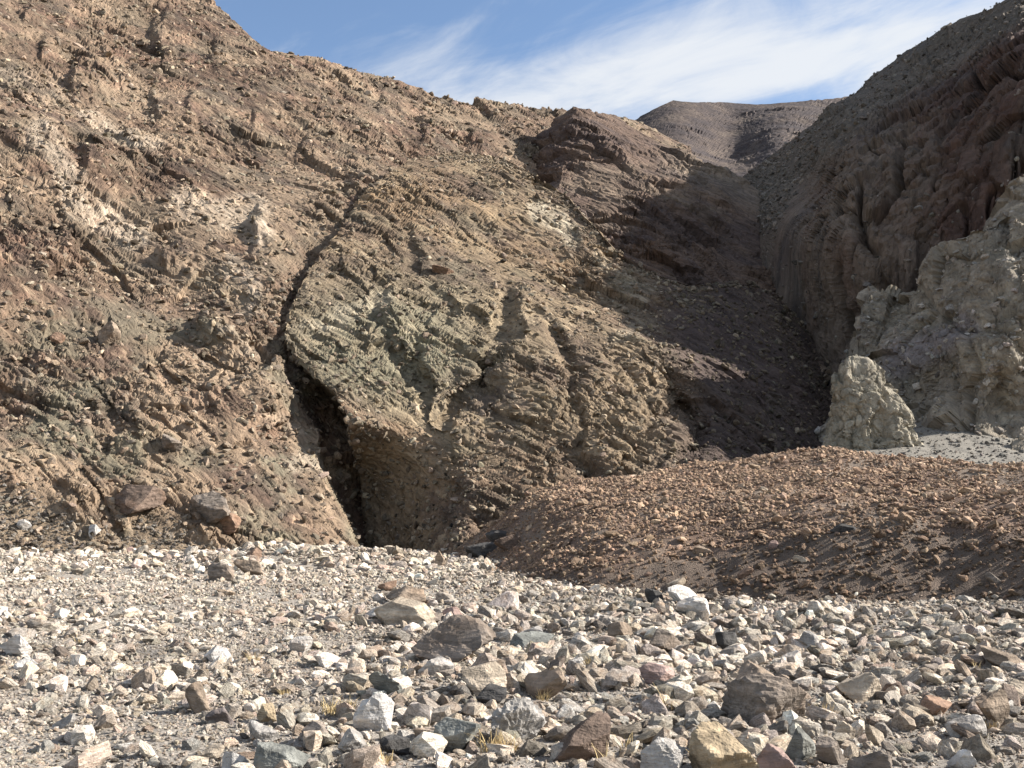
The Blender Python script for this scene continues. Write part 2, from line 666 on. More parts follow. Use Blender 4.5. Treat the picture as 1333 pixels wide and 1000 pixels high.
# ------------------------------------------------------------------ left mountain
def build_left():
    def invd(px, py):
        v = .01211 - .00000963 * px + .00002604 * py
        d = 1 / v
        d = d + 4.5 * np.exp(-((px - 180) / 60) ** 2 - ((py - 250) / 130) ** 2) * 0.3
        dist, side, t = seg_dist(px, py, SLOT_EDGE)
        right = np.where(side > 0, dist, 0)
        wv = perlin(np.stack([t.ravel() * 11 + 3, 0 * t.ravel() + .3, 0 * t.ravel() + .7], 1)).reshape(t.shape)
        deep = 4.5 * (1 - sstep(0.08, 0.26, t)) + 2.4 * (1 - sstep(.26, .42, t)) + np.clip(.55 + 1.6 * wv, 0, 1.6) * sstep(.3, .45, t)
        d = d + deep * sstep(0, 16, right) * (1 - sstep(0.86, 0.97, t))
        d = d - (2.6 + 1.5 * wv) * np.exp(-(dist / 85) ** 2) * sstep(.3, .42, t) * (1 - sstep(.8, .95, t))
        # gully floor falls in a little before the edge is reached
        d = d + .5 * np.exp(-(dist / 22) ** 2) * sstep(.3, .45, t) * (1 - sstep(.85, 1, t))
        return 1 / d
    ridge = [(-400, -210), (-200, -130), (0, -70), (120, -45), (210, -28), (262, -10), (290, 14), (310, 34), (330, 52), (352, 66), (392, 80), (440, 92), (510, 104),
             (560, 121), (600, 133), (660, 138), (700, 143), (735, 150), (770, 156), (830, 165), (900, 190), (960, 215)]
    cols = columns(-330, 900)
    P, px, py = sheet(invd, cols, lambda x: curve(ridge, x), lambda x: 0 * x + 775, 470)
    flat = P.reshape(-1, 3)
    pix = flat[:, 1] / F * 2.0
    D = relief_big(flat, frame_left).reshape(px.shape)
    # fine scree fans at the foot of the slope: no bedrock relief there
    nz = fbm(flat / 5.0, 3).reshape(px.shape)
    scree_line = curve([(-400, 600), (0, 640), (60, 655), (120, 690), (160, 700), (185, 665), (240, 690), (290, 728), (340, 760), (900, 770)], px) + 26 * nz
    scree = sstep(-14, 16, py - scree_line)
    L1 = lumps_px(px, py, [(100, 95, 60, 30, 2.0), (205, 140, 55, 24, 1.6), (170, 205, 60, 26, 1.2), (212, 38, 70, 26, 2.2), (35, 15, 45, 18, 1.6),
                           (112, 215, 55, 28, 1.5), (215, 338, 40, 18, 1.6), (268, 425, 60, 22, 2.3), (332, 305, 45, 26, 2.0), (160, 180, 30, 16, 1.0),
                           (285, 70, 40, 24, 1.2), (460, 245, 50, 26, 1.6), (420, 60, 40, 30, .8), (60, 60, 30, 16, 1.), (250, 130, 60, 22, .9),
                           (395, 190, 40, 20, .8), (330, 150, 40, 18, .8), (555, 170, 50, 22, 1.8), (620, 180, 50, 18, 1.6), (500, 130, 40, 20, 1.),
                           (20, 250, 36, 18, .6), (85, 320, 50, 18, .5), (150, 500, 60, 24, .5), (60, 560, 50, 20, .5), (280, 520, 50, 22, .5),
                           (180, 575, 40, 18, .5), (90, 655, 46, 26, .8), (60, 180, 40, 20, .8), (330, 600, 60, 26, .5), (375, 560, 50, 26, .6)])
    k = (py / 760).clip(0, 1)
    D = D * (1 - 0.93 * scree) * (1.0 - 0.25 * k) + L1 * .34 * (1 - scree)
    D = D + scree * (0.12 * fbm(flat / 0.9, 3).reshape(px.shape) + 0.35 * nz)
    hard = (1 - .93 * scree).ravel()
    P = displace(P, lambda p: D, lambda p: relief_fine(p, pix, frame_left, .88) * hard)
    flat = P.reshape(-1, 3)
    # ---- rock colours
    q = frame_left(flat)
    a = fbm(flat / 9.0 + 5, 4, .55).reshape(px.shape)
    b = fbm(q / 2.6 + 1, 4, .6).reshape(px.shape)
    c = fbm(q / 0.6 + 8, 3, .6).reshape(px.shape)
    e = fbm(flat / 4.0 + 21, 4, .6).reshape(px.shape)
    tan, brown, purple, green, cream, white, pink = pal((176, 153, 126), (126, 102, 84), (108, 91, 84), (148, 143, 121), (210, 184, 150), (222, 208, 188), (174, 136, 112))
    C = np.ones(px.shape + (3,)) * tan
    C = blend(C, brown, sstep(-.35, .35, a + .6 * b))
    C = blend(C, purple, sstep(.0, .4, b - .3 * a) * .8)
    C = blend(C, pink, sstep(.1, .45, e) * .55)
    C = blend(C, green, sstep(-.05, .3, -e + .4 * b) * (.35 + .5 * sstep(330, 520, py)))
    C = blend(C, cream, sstep(.22, .55, c + .5 * e) * .55)
    vein = 0
    for pts, w, s in (([(45, 180), (75, 205), (100, 262), (150, 285), (185, 310)], 13, 1), ([(115, 145), (145, 165), (170, 190), (205, 200)], 9, 1.0),
                      ([(235, 268), (285, 285), (330, 275), (335, 310)], 15, 1), ([(300, 340), (330, 360), (320, 400)], 9, .8), ([(385, 608), (400, 590)], 9, 1),
                      ([(355, 545), (385, 560)], 9, .5), ([(0, 95), (60, 110)], 22, .35), ([(395, 595), (440, 612), (470, 620)], 8, .9), ([(300, 435), (330, 445)], 8, .6)):
        dd, _, _ = seg_dist(px + 22 * b, py + 16 * e, pts)
        vein = np.maximum(vein, s * (1 - sstep(w * .6, w * 1.7, dd)))
    C = blend(C, white, np.clip(vein * (0.6 + .7 * c), 0, 1) * .75)
    C = blend(C, cream, np.clip(vein * sstep(.0, .4, e), 0, 1) * .6)
    varn = sstep(.12, .42, fbm(q / 1.3 + 44, 4, .6).reshape(px.shape) + .35 * a)
    C = blend(C, pal((84, 70, 63))[0], varn * .72 * (1 - np.clip(vein, 0, 1)))
    C = C * (1 + .30 * c + .12 * a)[..., None]
    gravel = pal((160, 142, 118))[0] * (1 + .25 * c)[..., None]
    C = C * (1 - scree[..., None]) + gravel * scree[..., None]
    # faces wholly behind the dome are not needed
    dd, side, _ = seg_dist(px, py, DOME_EDGE)
    hide = (side > 0) & (dd > 75) & (py > curve([(440, 330), (660, 290), (740, 300), (900, 420)], px))
    keep = ~(hide[:-1, :-1] & hide[1:, 1:] & hide[:-1, 1:] & hide[1:, :-1])
    o = grid_mesh('left_mountain', P, C * np.array([1.1, 1.0, .87]), M_ROCK, keep, fab=frame_left)
    return P, px, py, scree


# ------------------------------------------------------------------ central dome and the slope down to the right hand gully
def build_dome():
    ctrl_wall = tps([(590, 705, 0), (640, 690, 0), (540, 716, 4.2), (474, 730, 9.0), (474, 690, 8.6), (470, 620, 6.5), (520, 640, 5.0), (540, 605, 2.4), (450, 560, 1.0),
                     (480, 545, 0), (560, 540, 0), (600, 620, 0), (440, 520, 0), (700, 600, 0), (400, 450, 0), (640, 780, 0), (560, 660, 2.6), (545, 760, 4.2), (800, 400, 0), (470, 790, 8)])

    def invd(px, py):
        v = .01143 - .00000669 * px + .00002798 * py - 4.2e-8 * np.maximum(px - 850, 0) ** 2
        d = 1 / v
        w = np.exp(-((px - 520) / 90) ** 2 - ((py - 660) / 95) ** 2)
        d = d + np.clip(ctrl_wall(px, py), -.5, 10) * sstep(0.02, .25, w)
        # rounded shoulder towards the gully and over the crest
        dist, side, t = seg_dist(px, py, DOME_EDGE)
        d = d + .6 * np.exp(-dist / 10.0)
        # pale bench in the lower left of the dome stands proud
        d = d - 1.0 * np.exp(-((px - 470) / 75) ** 2 - ((py - 450) / 60) ** 2)
        d = d - 1.2 * np.exp(-((px - 700) / 70) ** 2 - ((py - 520) / 110) ** 2)
        # little valleys
        for pts, w_, h in GULLIES:
            dd, _, tt = seg_dist(px, py, pts)
            d = d + h * np.exp(-(dd / w_) ** 2) * np.sin(np.pi * np.clip(tt * .94 + .06, 0, 1)) ** .5
        return 1 / d
    GULLIES = [([(500, 360), (492, 400), (505, 440), (530, 470), (552, 500)], 9, 1.3),
               ([(560, 365), (590, 395), (575, 420)], 8, .8),
               ([(665, 370), (655, 420), (645, 460), (632, 500), (640, 520)], 13, 2.0),
               ([(545, 450), (540, 480), (556, 500), (565, 530)], 8, 1.1),
               ([(620, 500), (590, 520), (575, 540)], 9, 1.0),
               ([(690, 395), (720, 430), (745, 480), (750, 515)], 9, 1.2),
               ([(800, 480), (840, 530), (870, 590)], 12, 1.2),
               ([(530, 300), (540, 325), (535, 345)], 7, .8),
               ([(700, 400), (760, 415), (800, 440)], 9, .8),
               ([(860, 500), (905, 560), (900, 600)], 16, 2.2)]
    crest = [(330, 196), (600, 196), (655, 205), (700, 226), (740, 250), (772, 288), (810, 322), (850, 352), (900, 372), (950, 368), (985, 372), (1040, 420), (1090, 470), (1130, 500), (1200, 540)]
    # left border follows the gully up to the crest
    de = np.array([(474, 775)] + DOME_EDGE[1:-1], float)
    ln = np.concatenate([[0], np.cumsum(np.hypot(*np.diff(de, axis=0).T))])
    rows = 420
    t = np.linspace(0, 1, rows)[:, None]
    s = np.linspace(0, 1, 470)[None] ** 1.0
    left = np.interp(t[:, 0] * ln[-1], ln, de[:, 0])[:, None]
    leftY = np.interp(t[:, 0] * ln[-1], ln, de[:, 1])[:, None]
    px = left + s * (1150.0 - left)
    tb = (775 - leftY) / (775 - 196.0)
    py = 775.0 * (1 - tb) + curve(crest, px) * tb
    d = 1 / invd(px, py)
    P = at(px, py, d)
    # far side of the crest
    nb = 14
    k = (np.arange(1, nb + 1) / nb)[:, None] ** 1.3
    B = np.repeat(P[-1][None], nb, 0).copy()
    B[..., 1] += k * 12
    B[..., 2] -= k * 12
    P = np.concatenate([P, B], 0)
    px = np.concatenate([px, np.repeat(px[-1:], nb, 0)], 0)
    py = np.concatenate([py, np.repeat(py[-1:], nb, 0)], 0)
    # wall of the slot going back from the left border
    nl = 22
    k = (np.arange(nl, 0, -1) / nl)[None]
    Lw = np.repeat(P[:, :1], nl, 1).copy()
    Lw[..., 1] += k * 9
    Lw[..., 0] += k * (1.2 + 9 * (P[:, :1, 0] / P[:, :1, 1]))
    Lw[..., 2] -= 0.6 * k
    P = np.concatenate([Lw, P], 1)
    px = np.concatenate([np.repeat(px[:, :1], nl, 1), px], 1)
    py = np.concatenate([np.repeat(py[:, :1], nl, 1), py], 1)
    flat = P.reshape(-1, 3)
    pix = flat[:, 1] / F * 2.0
    D = relief_big(flat, frame_dome, .8, .9).reshape(px.shape)
    D = D + 0.34 * lumps_px(px, py, [(640, 470, 50, 34, 1.6), (545, 480, 36, 22, 1.2), (497, 402, 40, 30, 1.2), (750, 500, 40, 22, 1.3), (590, 545, 40, 22, 1.), (690, 425, 50, 16, 1.2),
                                   (540, 320, 40, 18, .9), (570, 400, 36, 20, .9), (810, 540, 50, 24, .9), (665, 380, 34, 18, 1.), (450, 340, 50, 20, .8), (760, 300, 36, 16, 1.), (850, 575, 46, 22, 1.3)])
    de_, _, _ = seg_dist(px, py, DOME_EDGE)
    D = D * (.3 + .7 * sstep(0, 45, de_))
    P = displace(P, lambda p: D, lambda p: relief_fine(p, pix, frame_dome))
    flat = P.reshape(-1, 3)
    q = frame_dome(flat)
    a = fbm(flat / 9.0 + 5, 4, .55).reshape(px.shape)
    b = fbm(q / 2.4 + 1, 4, .6).reshape(px.shape)
    c = fbm(q / 0.6 + 8, 3, .6).reshape(px.shape)
    e = fbm(flat / 4.0 + 21, 4, .6).reshape(px.shape)
    tan, brown, purple, green, cream, white, ochre = pal((170, 148, 118), (128, 106, 88), (116, 97, 90), (152, 148, 124), (196, 178, 146), (214, 202, 178), (186, 152, 108))
    C = np.ones(px.shape + (3,)) * tan
    g = np.exp(-((px - 500) / 130) ** 2 - ((py - 440) / 75) ** 2)
    C = blend(C, brown, sstep(-.2, .35, a + .6 * b) * .8)
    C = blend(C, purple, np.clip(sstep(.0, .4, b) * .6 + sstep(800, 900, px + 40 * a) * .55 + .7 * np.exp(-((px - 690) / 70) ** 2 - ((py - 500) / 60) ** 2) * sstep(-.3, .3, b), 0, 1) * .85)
    C = blend(C, green, np.clip(g * 1.3 + sstep(.1, .4, -e) * .35, 0, 1) * sstep(-.5, .2, b + .3) * .85)
    C = blend(C, ochre, np.exp(-((py - curve([(480, 260), (600, 270), (740, 330)], px)) / 45) ** 2) * (px < 800) * sstep(-.2, .4, e) * .6)
    C = blend(C, pal((166, 126, 96))[0], np.exp(-((py - 570 - .35 * (px - 560)) / 22) ** 2) * ((px > 430) & (px < 780)) * sstep(-.3, .3, e) * .5)
    C = blend(C, cream, sstep(.2, .5, c + .5 * e) * .45 * (px < 880))
    v = 0
    for pts, w, s_ in (([(700, 268), (735, 280), (750, 300)], 15, 1), ([(400, 415), (440, 400), (500, 385)], 14, .6), ([(800, 440), (830, 425)], 12, .5), ([(1010, 520), (1025, 535)], 8, .5),
                       ([(900, 400), (925, 405)], 9, .35), ([(780, 330), (840, 380)], 12, .45), ([(960, 320), (985, 345), (1000, 370)], 9, .5)):
        dd, _, _ = seg_dist(px + 16 * b, py + 12 * e, pts)
        v = np.maximum(v, s_ * (1 - sstep(w * .4, w * 1.2, dd)))
    C = blend(C, white, np.clip(v * (.7 + .8 * c), 0, 1))
    varn = sstep(.14, .44, fbm(q / 1.3 + 44, 4, .6).reshape(px.shape) + .3 * a - .25 * g)
    C = blend(C, pal((84, 72, 64))[0], varn * .6)
    C = blend(C, pal((92, 78, 80))[0], .75 * sstep(815, 925, px + 30 * a))  # purple rock, darkened here to put the gully's cast shade into the colour
    C = C * (1 + .30 * c + .1 * a)[..., None]
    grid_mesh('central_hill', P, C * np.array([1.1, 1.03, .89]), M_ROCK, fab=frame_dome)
    return P, px, py


# ------------------------------------------------------------------ ridge behind the dome
def build_ridge():
    def invd(px, py):
        v = .01092 - .00000555 * px + .000022 * py
        d = 1 / v
        d = d + 0.16 * np.maximum(748 - px - .25 * (py - 150), 0)          # the left flank turns away from the sun
        dd, _, _ = seg_dist(px, py, [(760, 150), (800, 220), (850, 270), (900, 330)])
        d = d - 2.6 * np.exp(-(dd / 40) ** 2)
        return 1 / d
    ridge = [(600, 250), (640, 222), (660, 205), (690, 178), (722, 160), (748, 147), (775, 148), (800, 152), (830, 172), (870, 196), (900, 212), (930, 228), (965, 240), (1000, 262), (1060, 300), (1120, 340)]
    cols = columns(615, 1080)
    P, px, py = sheet(invd, cols, lambda x: curve(ridge, x), lambda x: curve([(600, 330), (740, 350), (860, 450), (1120, 520)], x), 190, back=35)
    pix = P.reshape(-1, 3)[:, 1] / F * 2.0
    P = displace(P, lambda p: relief_big(p.reshape(-1, 3), frame_dome, 1.0, 1.7).reshape(px.shape), lambda p: relief_fine(p, pix, frame_dome, 1.5))
    flat = P.reshape(-1, 3)
    a = fbm(flat / 10.0 + 5, 4, .55).reshape(px.shape)
    b = fbm(frame_dome(flat) / 2.6 + 1, 4, .6).reshape(px.shape)
    c = fbm(frame_dome(flat) / .8 + 8, 3, .6).reshape(px.shape)
    brown, purple, tan, lt = pal((136, 108, 88), (112, 92, 84), (166, 140, 112), (186, 166, 138))
    C = np.ones(px.shape + (3,)) * brown
    C = blend(C, purple, sstep(-.2, .3, b))
    C = blend(C, tan, sstep(.0, .4, a))
    C = blend(C, lt, sstep(830, 900, px + 30 * a) * (1 - sstep(0, 40, py - curve(ridge, px) - 14)) * .4)
    C = C * (1 + .3 * c)[..., None]
    grid_mesh('middle_ridge', P, C, M_ROCK, fab=frame_dome)


# ------------------------------------------------------------------ far hill
def build_far():
    f = tps([(780, 170, 1 / 330), (875, 127, 1 / 330), (1000, 131, 1 / 350), (1120, 124, 1 / 360), (780, 300, 1 / 200), (900, 300, 1 / 190), (1000, 300, 1 / 200), (1150, 300, 1 / 215),
             (890, 190, 1 / 262), (955, 190, 1 / 290), (1010, 190, 1 / 262), (1100, 180, 1 / 300)])
    ridge = [(640, 230), (760, 180), (800, 158), (830, 146), (856, 134), (876, 127), (905, 132), (940, 132), (985, 134), (1030, 130), (1085, 126), (1150, 122), (1260, 130)]
    cols = columns(700, 1240, step=1.9)
    P, px, py = sheet(lambda x, y: f(x, y), cols, lambda x: curve(ridge, x), lambda x: 0 * x + 290, 110, back=90)
    pix = P.reshape(-1, 3)[:, 1] / F * 2.2
    fr = Frame((1, -.3, -.25), (0, -.5, .85), 2.2)
    P = displace(P, lambda p: 2.6 * relief_big(p.reshape(-1, 3) / 4, fr, 1.2, .45).reshape(px.shape), lambda p: 1.5 * relief_fine(p / 4, pix / 4, fr))
    flat = P.reshape(-1, 3)
    b = fbm(flat / 9 + 1, 4, .6).reshape(px.shape)
    brown, purple, tan = pal((128, 108, 98), (104, 90, 90), (158, 136, 118))
    C = np.ones(px.shape + (3,)) * brown
    C = blend(C, purple, sstep(-.2, .3, b))
    C = blend(C, tan, sstep(.05, .4, -b) * .7)
    grid_mesh('far_hill', P, C, M_FAR, dark=.62)


# ------------------------------------------------------------------ right mountain with its cliff
RIGHT, OUT = [], []


def build_right():
    pts = [(940, 250, 96), (965, 300, 90), (985, 350, 80), (1020, 400, 72), (1060, 440, 67), (1100, 500, 62), (1110, 560, 58),
           (1000, 205, 99), (1040, 240, 84), (1040, 290, 70), (1060, 360, 66), (1090, 200, 76), (1100, 250, 66), (1100, 400, 63), (1130, 105, 100), (1130, 165, 76),
           (1150, 250, 64), (1150, 420, 61), (1180, 65, 100), (1200, 130, 75), (1200, 200, 64), (1200, 400, 59), (1250, 30, 93), (1260, 100, 70), (1260, 200, 61), (1260, 400, 57),
           (1310, 0, 84), (1333, 70, 63), (1333, 160, 58.5), (1333, 400, 55), (1420, -70, 90), (1430, 60, 65), (1430, 300, 62), (1600, -170, 105), (1600, 60, 84), (1600, 400, 76), (1750, -200, 112), (1750, 200, 96), (1750, 600, 88),
           (1333, 600, 55), (1200, 600, 56), (1500, 600, 66)]
    f = tps([(x, y, 1 / d) for x, y, d in pts], 1e-3)
    ridge = [(900, 275), (955, 241), (1000, 206), (1040, 176), (1080, 146), (1126, 106), (1150, 90), (1180, 66), (1250, 30), (1310, -2), (1400, -55), (1600, -170), (1800, -260)]
    cols = columns(925, 1720)
    P, px, py = sheet(lambda x, y: f(x, y), cols, lambda x: curve(ridge, x), lambda x: curve([(900, 330), (975, 380), (1060, 520), (1110, 620), (1800, 640)], x), 330, back=35)
    flat = P.reshape(-1, 3)
    pix = flat[:, 1] / F * 2.0
    # vertical pillars and flutes on the cliff, rougher rock on the slope above
    edge = curve([(925, 300), (1010, 290), (1040, 230), (1090, 190), (1130, 150), (1200, 105), (1260, 70), (1333, 20), (1720, -160)], px)
    cliff = sstep(-10, 25, py - edge)
    fl = flat * np.array([1, 1, .08])
    fl = fl + .35 * perlin(flat / 6.0)[:, None] * np.array([1, 1, .1])
    col = 0
    fv = Frame((.08, -.1, 1), (-.75, -.6, 0), 5.0)
    fw = fv(flat + .5 * perlin(flat / 4.0)[:, None])
    col = .62 * facets(fw / 4.0, 2) + .30 * facets(fw / 1.7, 6) + .14 * facets(fw / .8, 16) + .5 * perlin(fl / 8)
    for wl, am, wd in ((4.4, 1.7, .055), (2.1, .9, .06), (1.1, .35, .09)):
        nn = np.abs(perlin(fl / wl + wl * 3))
        col = col - am * (1 - sstep(0, wd * 1.6, nn)) * sstep(-.15, .25, perlin(flat / 6 + wl))
    fr = Frame((1, .3, -.6), (-.6, -.5, .6), 2.5)
    big = relief_big(flat, fr, 1.0, 1.1)
    D = (col + .15 * big).reshape(px.shape) * cliff + big.reshape(px.shape) * (1 - cliff)
    D = D * (.1 + .9 * sstep(1025, 1095, px))
    soft = ((1 - .45 * cliff) * (.1 + .9 * sstep(1025, 1095, px))).ravel()
    P = displace(P, lambda p: D, lambda p: relief_fine(p, pix, fr) * soft)
    a = fbm(flat / 11.0 + 5, 4, .55).reshape(px.shape)
    b = fbm(fl / 2.2 + 1, 4, .6).reshape(px.shape)
    c = fbm(flat / .7 + 8, 3, .6).reshape(px.shape)
    tan, rust, grey, purple, green = pal((172, 148, 126), (132, 98, 82), (150, 142, 134), (116, 100, 98), (134, 128, 112))
    C = np.ones(px.shape + (3,)) * tan
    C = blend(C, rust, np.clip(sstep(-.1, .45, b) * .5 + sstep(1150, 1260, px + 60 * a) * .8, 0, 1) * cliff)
    C = blend(C, grey, sstep(.1, .5, -b + .4 * a) * .5)
    C = blend(C, purple, sstep(.15, .5, a) * .6)
    C = blend(C, green, (1 - cliff) * (.5 + .4 * b))
    C = C * (1 + .18 * c + .35 * b * cliff)[..., None]
    RIGHT.extend([P, px, py, cliff])
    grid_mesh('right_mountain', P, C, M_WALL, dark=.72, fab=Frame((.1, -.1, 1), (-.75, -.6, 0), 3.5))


# ------------------------------------------------------------------ pale broken outcrop in front of the cliff
def build_outcrop():
    pts = [(1090, 600, 53), (1130, 480, 54), (1130, 420, 56), (1180, 560, 51.5), (1180, 440, 53), (1190, 375, 55), (1240, 560, 46), (1240, 430, 48.5), (1245, 320, 52), (1300, 560, 45),
           (1300, 400, 47), (1300, 300, 50.5), (1333, 220, 52), (1333, 400, 46), (1333, 580, 44), (1400, 400, 47.5), (1400, 230, 52), (1400, 600, 45.5), (1520, 380, 56), (1520, 600, 52),
           (1215, 500, 51.5), (1205, 540, 51.5), (1290, 500, 46), (1310, 520, 47)]
    f = tps([(x, y, 1 / d) for x, y, d in pts], 1e-3)
    ridge = [(1060, 560), (1095, 520), (1118, 425), (1135, 385), (1160, 372), (1185, 372), (1205, 345), (1232, 316), (1262, 296), (1290, 290), (1302, 250), (1312, 222), (1333, 212), (1365, 215), (1420, 260), (1560, 380)]
    cols = columns(1062, 1540)
    P, px, py = sheet(lambda x, y: f(x, y), cols, lambda x: curve(ridge, x), lambda x: 0 * x + 640, 250, back=8, drop=.7)
    flat = P.reshape(-1, 3)
    pix = flat[:, 1] / F * 2.0
    fr = Frame((.8, -.1, -.75), (-.3, -.8, .5), 2.2)
    # big broken blocks
    w = flat
    D = .8 * facets(fr(w) / 5.0, 3) + .5 * facets(fr(w) / 2.4 + 5, 9) + .10 * facets(fr(w) / 1.1 + 2, 19) + 1.0 * perlin(flat / 7.0)
    D = D.reshape(px.shape)
    P = displace(P, lambda p: D, lambda p: relief_fine(p, pix, fr, .6))
    flat = P.reshape(-1, 3)
    a = fbm(flat / 5.0 + 5, 4, .55).reshape(px.shape)
    b = fbm(fr(flat) / 1.6 + 1, 4, .6).reshape(px.shape)
    c = fbm(flat / .5 + 8, 3, .6).reshape(px.shape)
    base, cream, green, dark, mauve = pal((182, 166, 142), (216, 200, 170), (152, 143, 122), (112, 104, 94), (170, 158, 154))
    C = np.ones(px.shape + (3,)) * base
    C = blend(C, green, sstep(-.1, .4, a) * .7)
    C = blend(C, dark, sstep(.1, .5, b) * .5)
    C = blend(C, cream, sstep(.15, .5, -b) * .7)
    dd, _, _ = seg_dist(px, py, [(1170, 470), (1215, 450), (1240, 420)])
    C = blend(C, mauve, 1 - sstep(12, 34, dd))
    C = C * (1 + .25 * c)[..., None]
    OUT.extend([P, px, py])
    grid_mesh('broken_outcrop', P, C, M_CLIFF, dark=1.05, fab=fr)


# ------------------------------------------------------------------ ground: wash, gravel mound, apron
def wash_z(x, y):
    p = np.stack([np.asarray(x, float).ravel(), np.asarray(y, float).ravel(), 0 * np.asarray(x, float).ravel()], 1)
    z = 0.02 * p[:, 1]
    und = 0.16 * perlin(p / np.array([7.0, 4.0, 1]) + 4.2) + 0.09 * perlin(p / np.array([3.0, 1.8, 1]) + 9.7) + 0.04 * perlin(p / 0.9 + 2.1)
    z = z + und * sstep(2.0, 7.0, p[:, 1]) * (1 - .4 * sstep(28, 36, p[:, 1]))
    # rocky bank in front of the slot
    z = z + .5 * np.exp(-((p[:, 0] + 6.0) / 4.5) ** 2 - ((p[:, 1] - 30) / 2.6) ** 2) * (1 + .4 * perlin(p / 1.3))
    # the wash climbs a little to the left edge of the scree and into the slot
    z = z + 0.0 * np.maximum(p[:, 1] - 33, 0) + 0.05 * np.maximum(-p[:, 0] - 10, 0) * sstep(20, 30, p[:, 1])
    return z.reshape(np.shape(x))


MOUND = [(520, 735, 37), (590, 726, 35.5), (640, 740, 29.5), (690, 758, 23.5), (800, 768, 20.9), (900, 772, 20.2), (1050, 776, 19.4), (1200, 782, 18.4), (1333, 790, 17.4), (1500, 800, 16.2), (1700, 820, 15),
         (718, 653, 31.5), (760, 672, 27.5), (850, 706, 22.8), (950, 704, 22.0), (1060, 690, 21.4), (1150, 685, 20.7), (1250, 688, 20.1), (1333, 692, 19.4), (1500, 694, 18.4), (1700, 700, 17.4),
         (700, 642, 35.5), (780, 640, 33), (850, 650, 29.5), (850, 622, 37), (900, 606, 44), (1000, 640, 27.5), (1000, 612, 33), (1000, 594, 39), (1100, 640, 26), (1100, 590, 37), (1200, 640, 25.5), (1200, 601, 33.5),
         (1333, 640, 24.2), (1333, 608, 30), (1500, 640, 23), (1500, 615, 28), (1700, 630, 25), (640, 690, 38), (700, 650, 41), (800, 625, 43), (600, 715, 40)]
BEHIND = [(1000, 40, 4.35), (1000, 50, 4.6), (1100, 43, 4.2), (1100, 52, 5.2), (1200, 39, 4.0), (1333, 36, 3.3), (1500, 34, 3.0)]
APRON = [(1080, 592, 43), (1150, 573, 46), (1200, 562, 46.5), (1250, 580, 44), (1333, 604, 41.5), (1333, 585, 44), (1420, 600, 42), (1150, 560, 49), (1060, 590, 48), (1200, 600, 41), (1500, 600, 42)]


def make_mound():
    c = [at(*m) for m in MOUND]
    pts = [(p[0] * 10, p[1] * 10, p[2]) for p in c]
    for px, d, z in BEHIND:
        x = (px - 666.5) * d / F
        pts.append((x * 10, d * 10, z))
    f = tps(pts, 2e-4)

    def z(x, y):
        x = np.asarray(x, float)
        y = np.asarray(y, float)
        p = np.stack([x.ravel(), y.ravel(), 0 * x.ravel()], 1)
        return f(x * 10, y * 10) + (0.26 * perlin(p / 3.1 + 1) + .12 * perlin(p / 1.1) + .05 * perlin(p / .4)).reshape(x.shape)
    return z


mound_z = make_mound()


def make_apron():
    c = [at(*m) for m in APRON]
    f = tps([(p[0] * 10, p[1] * 10, p[2]) for p in c], 2e-3)

    def z(x, y):
        p = np.stack([np.ravel(x), np.ravel(y), 0 * np.ravel(x)], 1)
        return f(np.asarray(x) * 10, np.asarray(y) * 10) + (.12 * perlin(p / 2.2 + 4) + .05 * perlin(p / .7)).reshape(np.shape(x))
    return z


apron_z = make_apron()


def ground_z(x, y):
    return np.maximum(wash_z(x, y), np.where(np.asarray(y) > 14, mound_z(x, y), -9))


def polar(x_lo, x_hi, d0, d1, nd, nc, power=1.0):
    """ground grid: rows of constant distance, columns fanning out from the viewer's side"""
    inv = np.linspace(1 / d0, 1 / d1, nd)
    d = 1 / inv
    px = np.linspace(x_lo, x_hi, nc)
    D, PX = np.meshgrid(d, px, indexing='ij')
    return (PX - 666.5) / F * D, D


def front_zone(px, py, nz):
    """darker, greyer band with fewer pebbles on the steep front of the mound"""
    top = curve([(600, 760), (760, 745), (850, 722), (950, 712), (1040, 700), (1090, 688), (1180, 692), (1260, 690), (1333, 700), (1700, 705)], px)
    return sstep(-4, 14, py - top + 26 * nz)


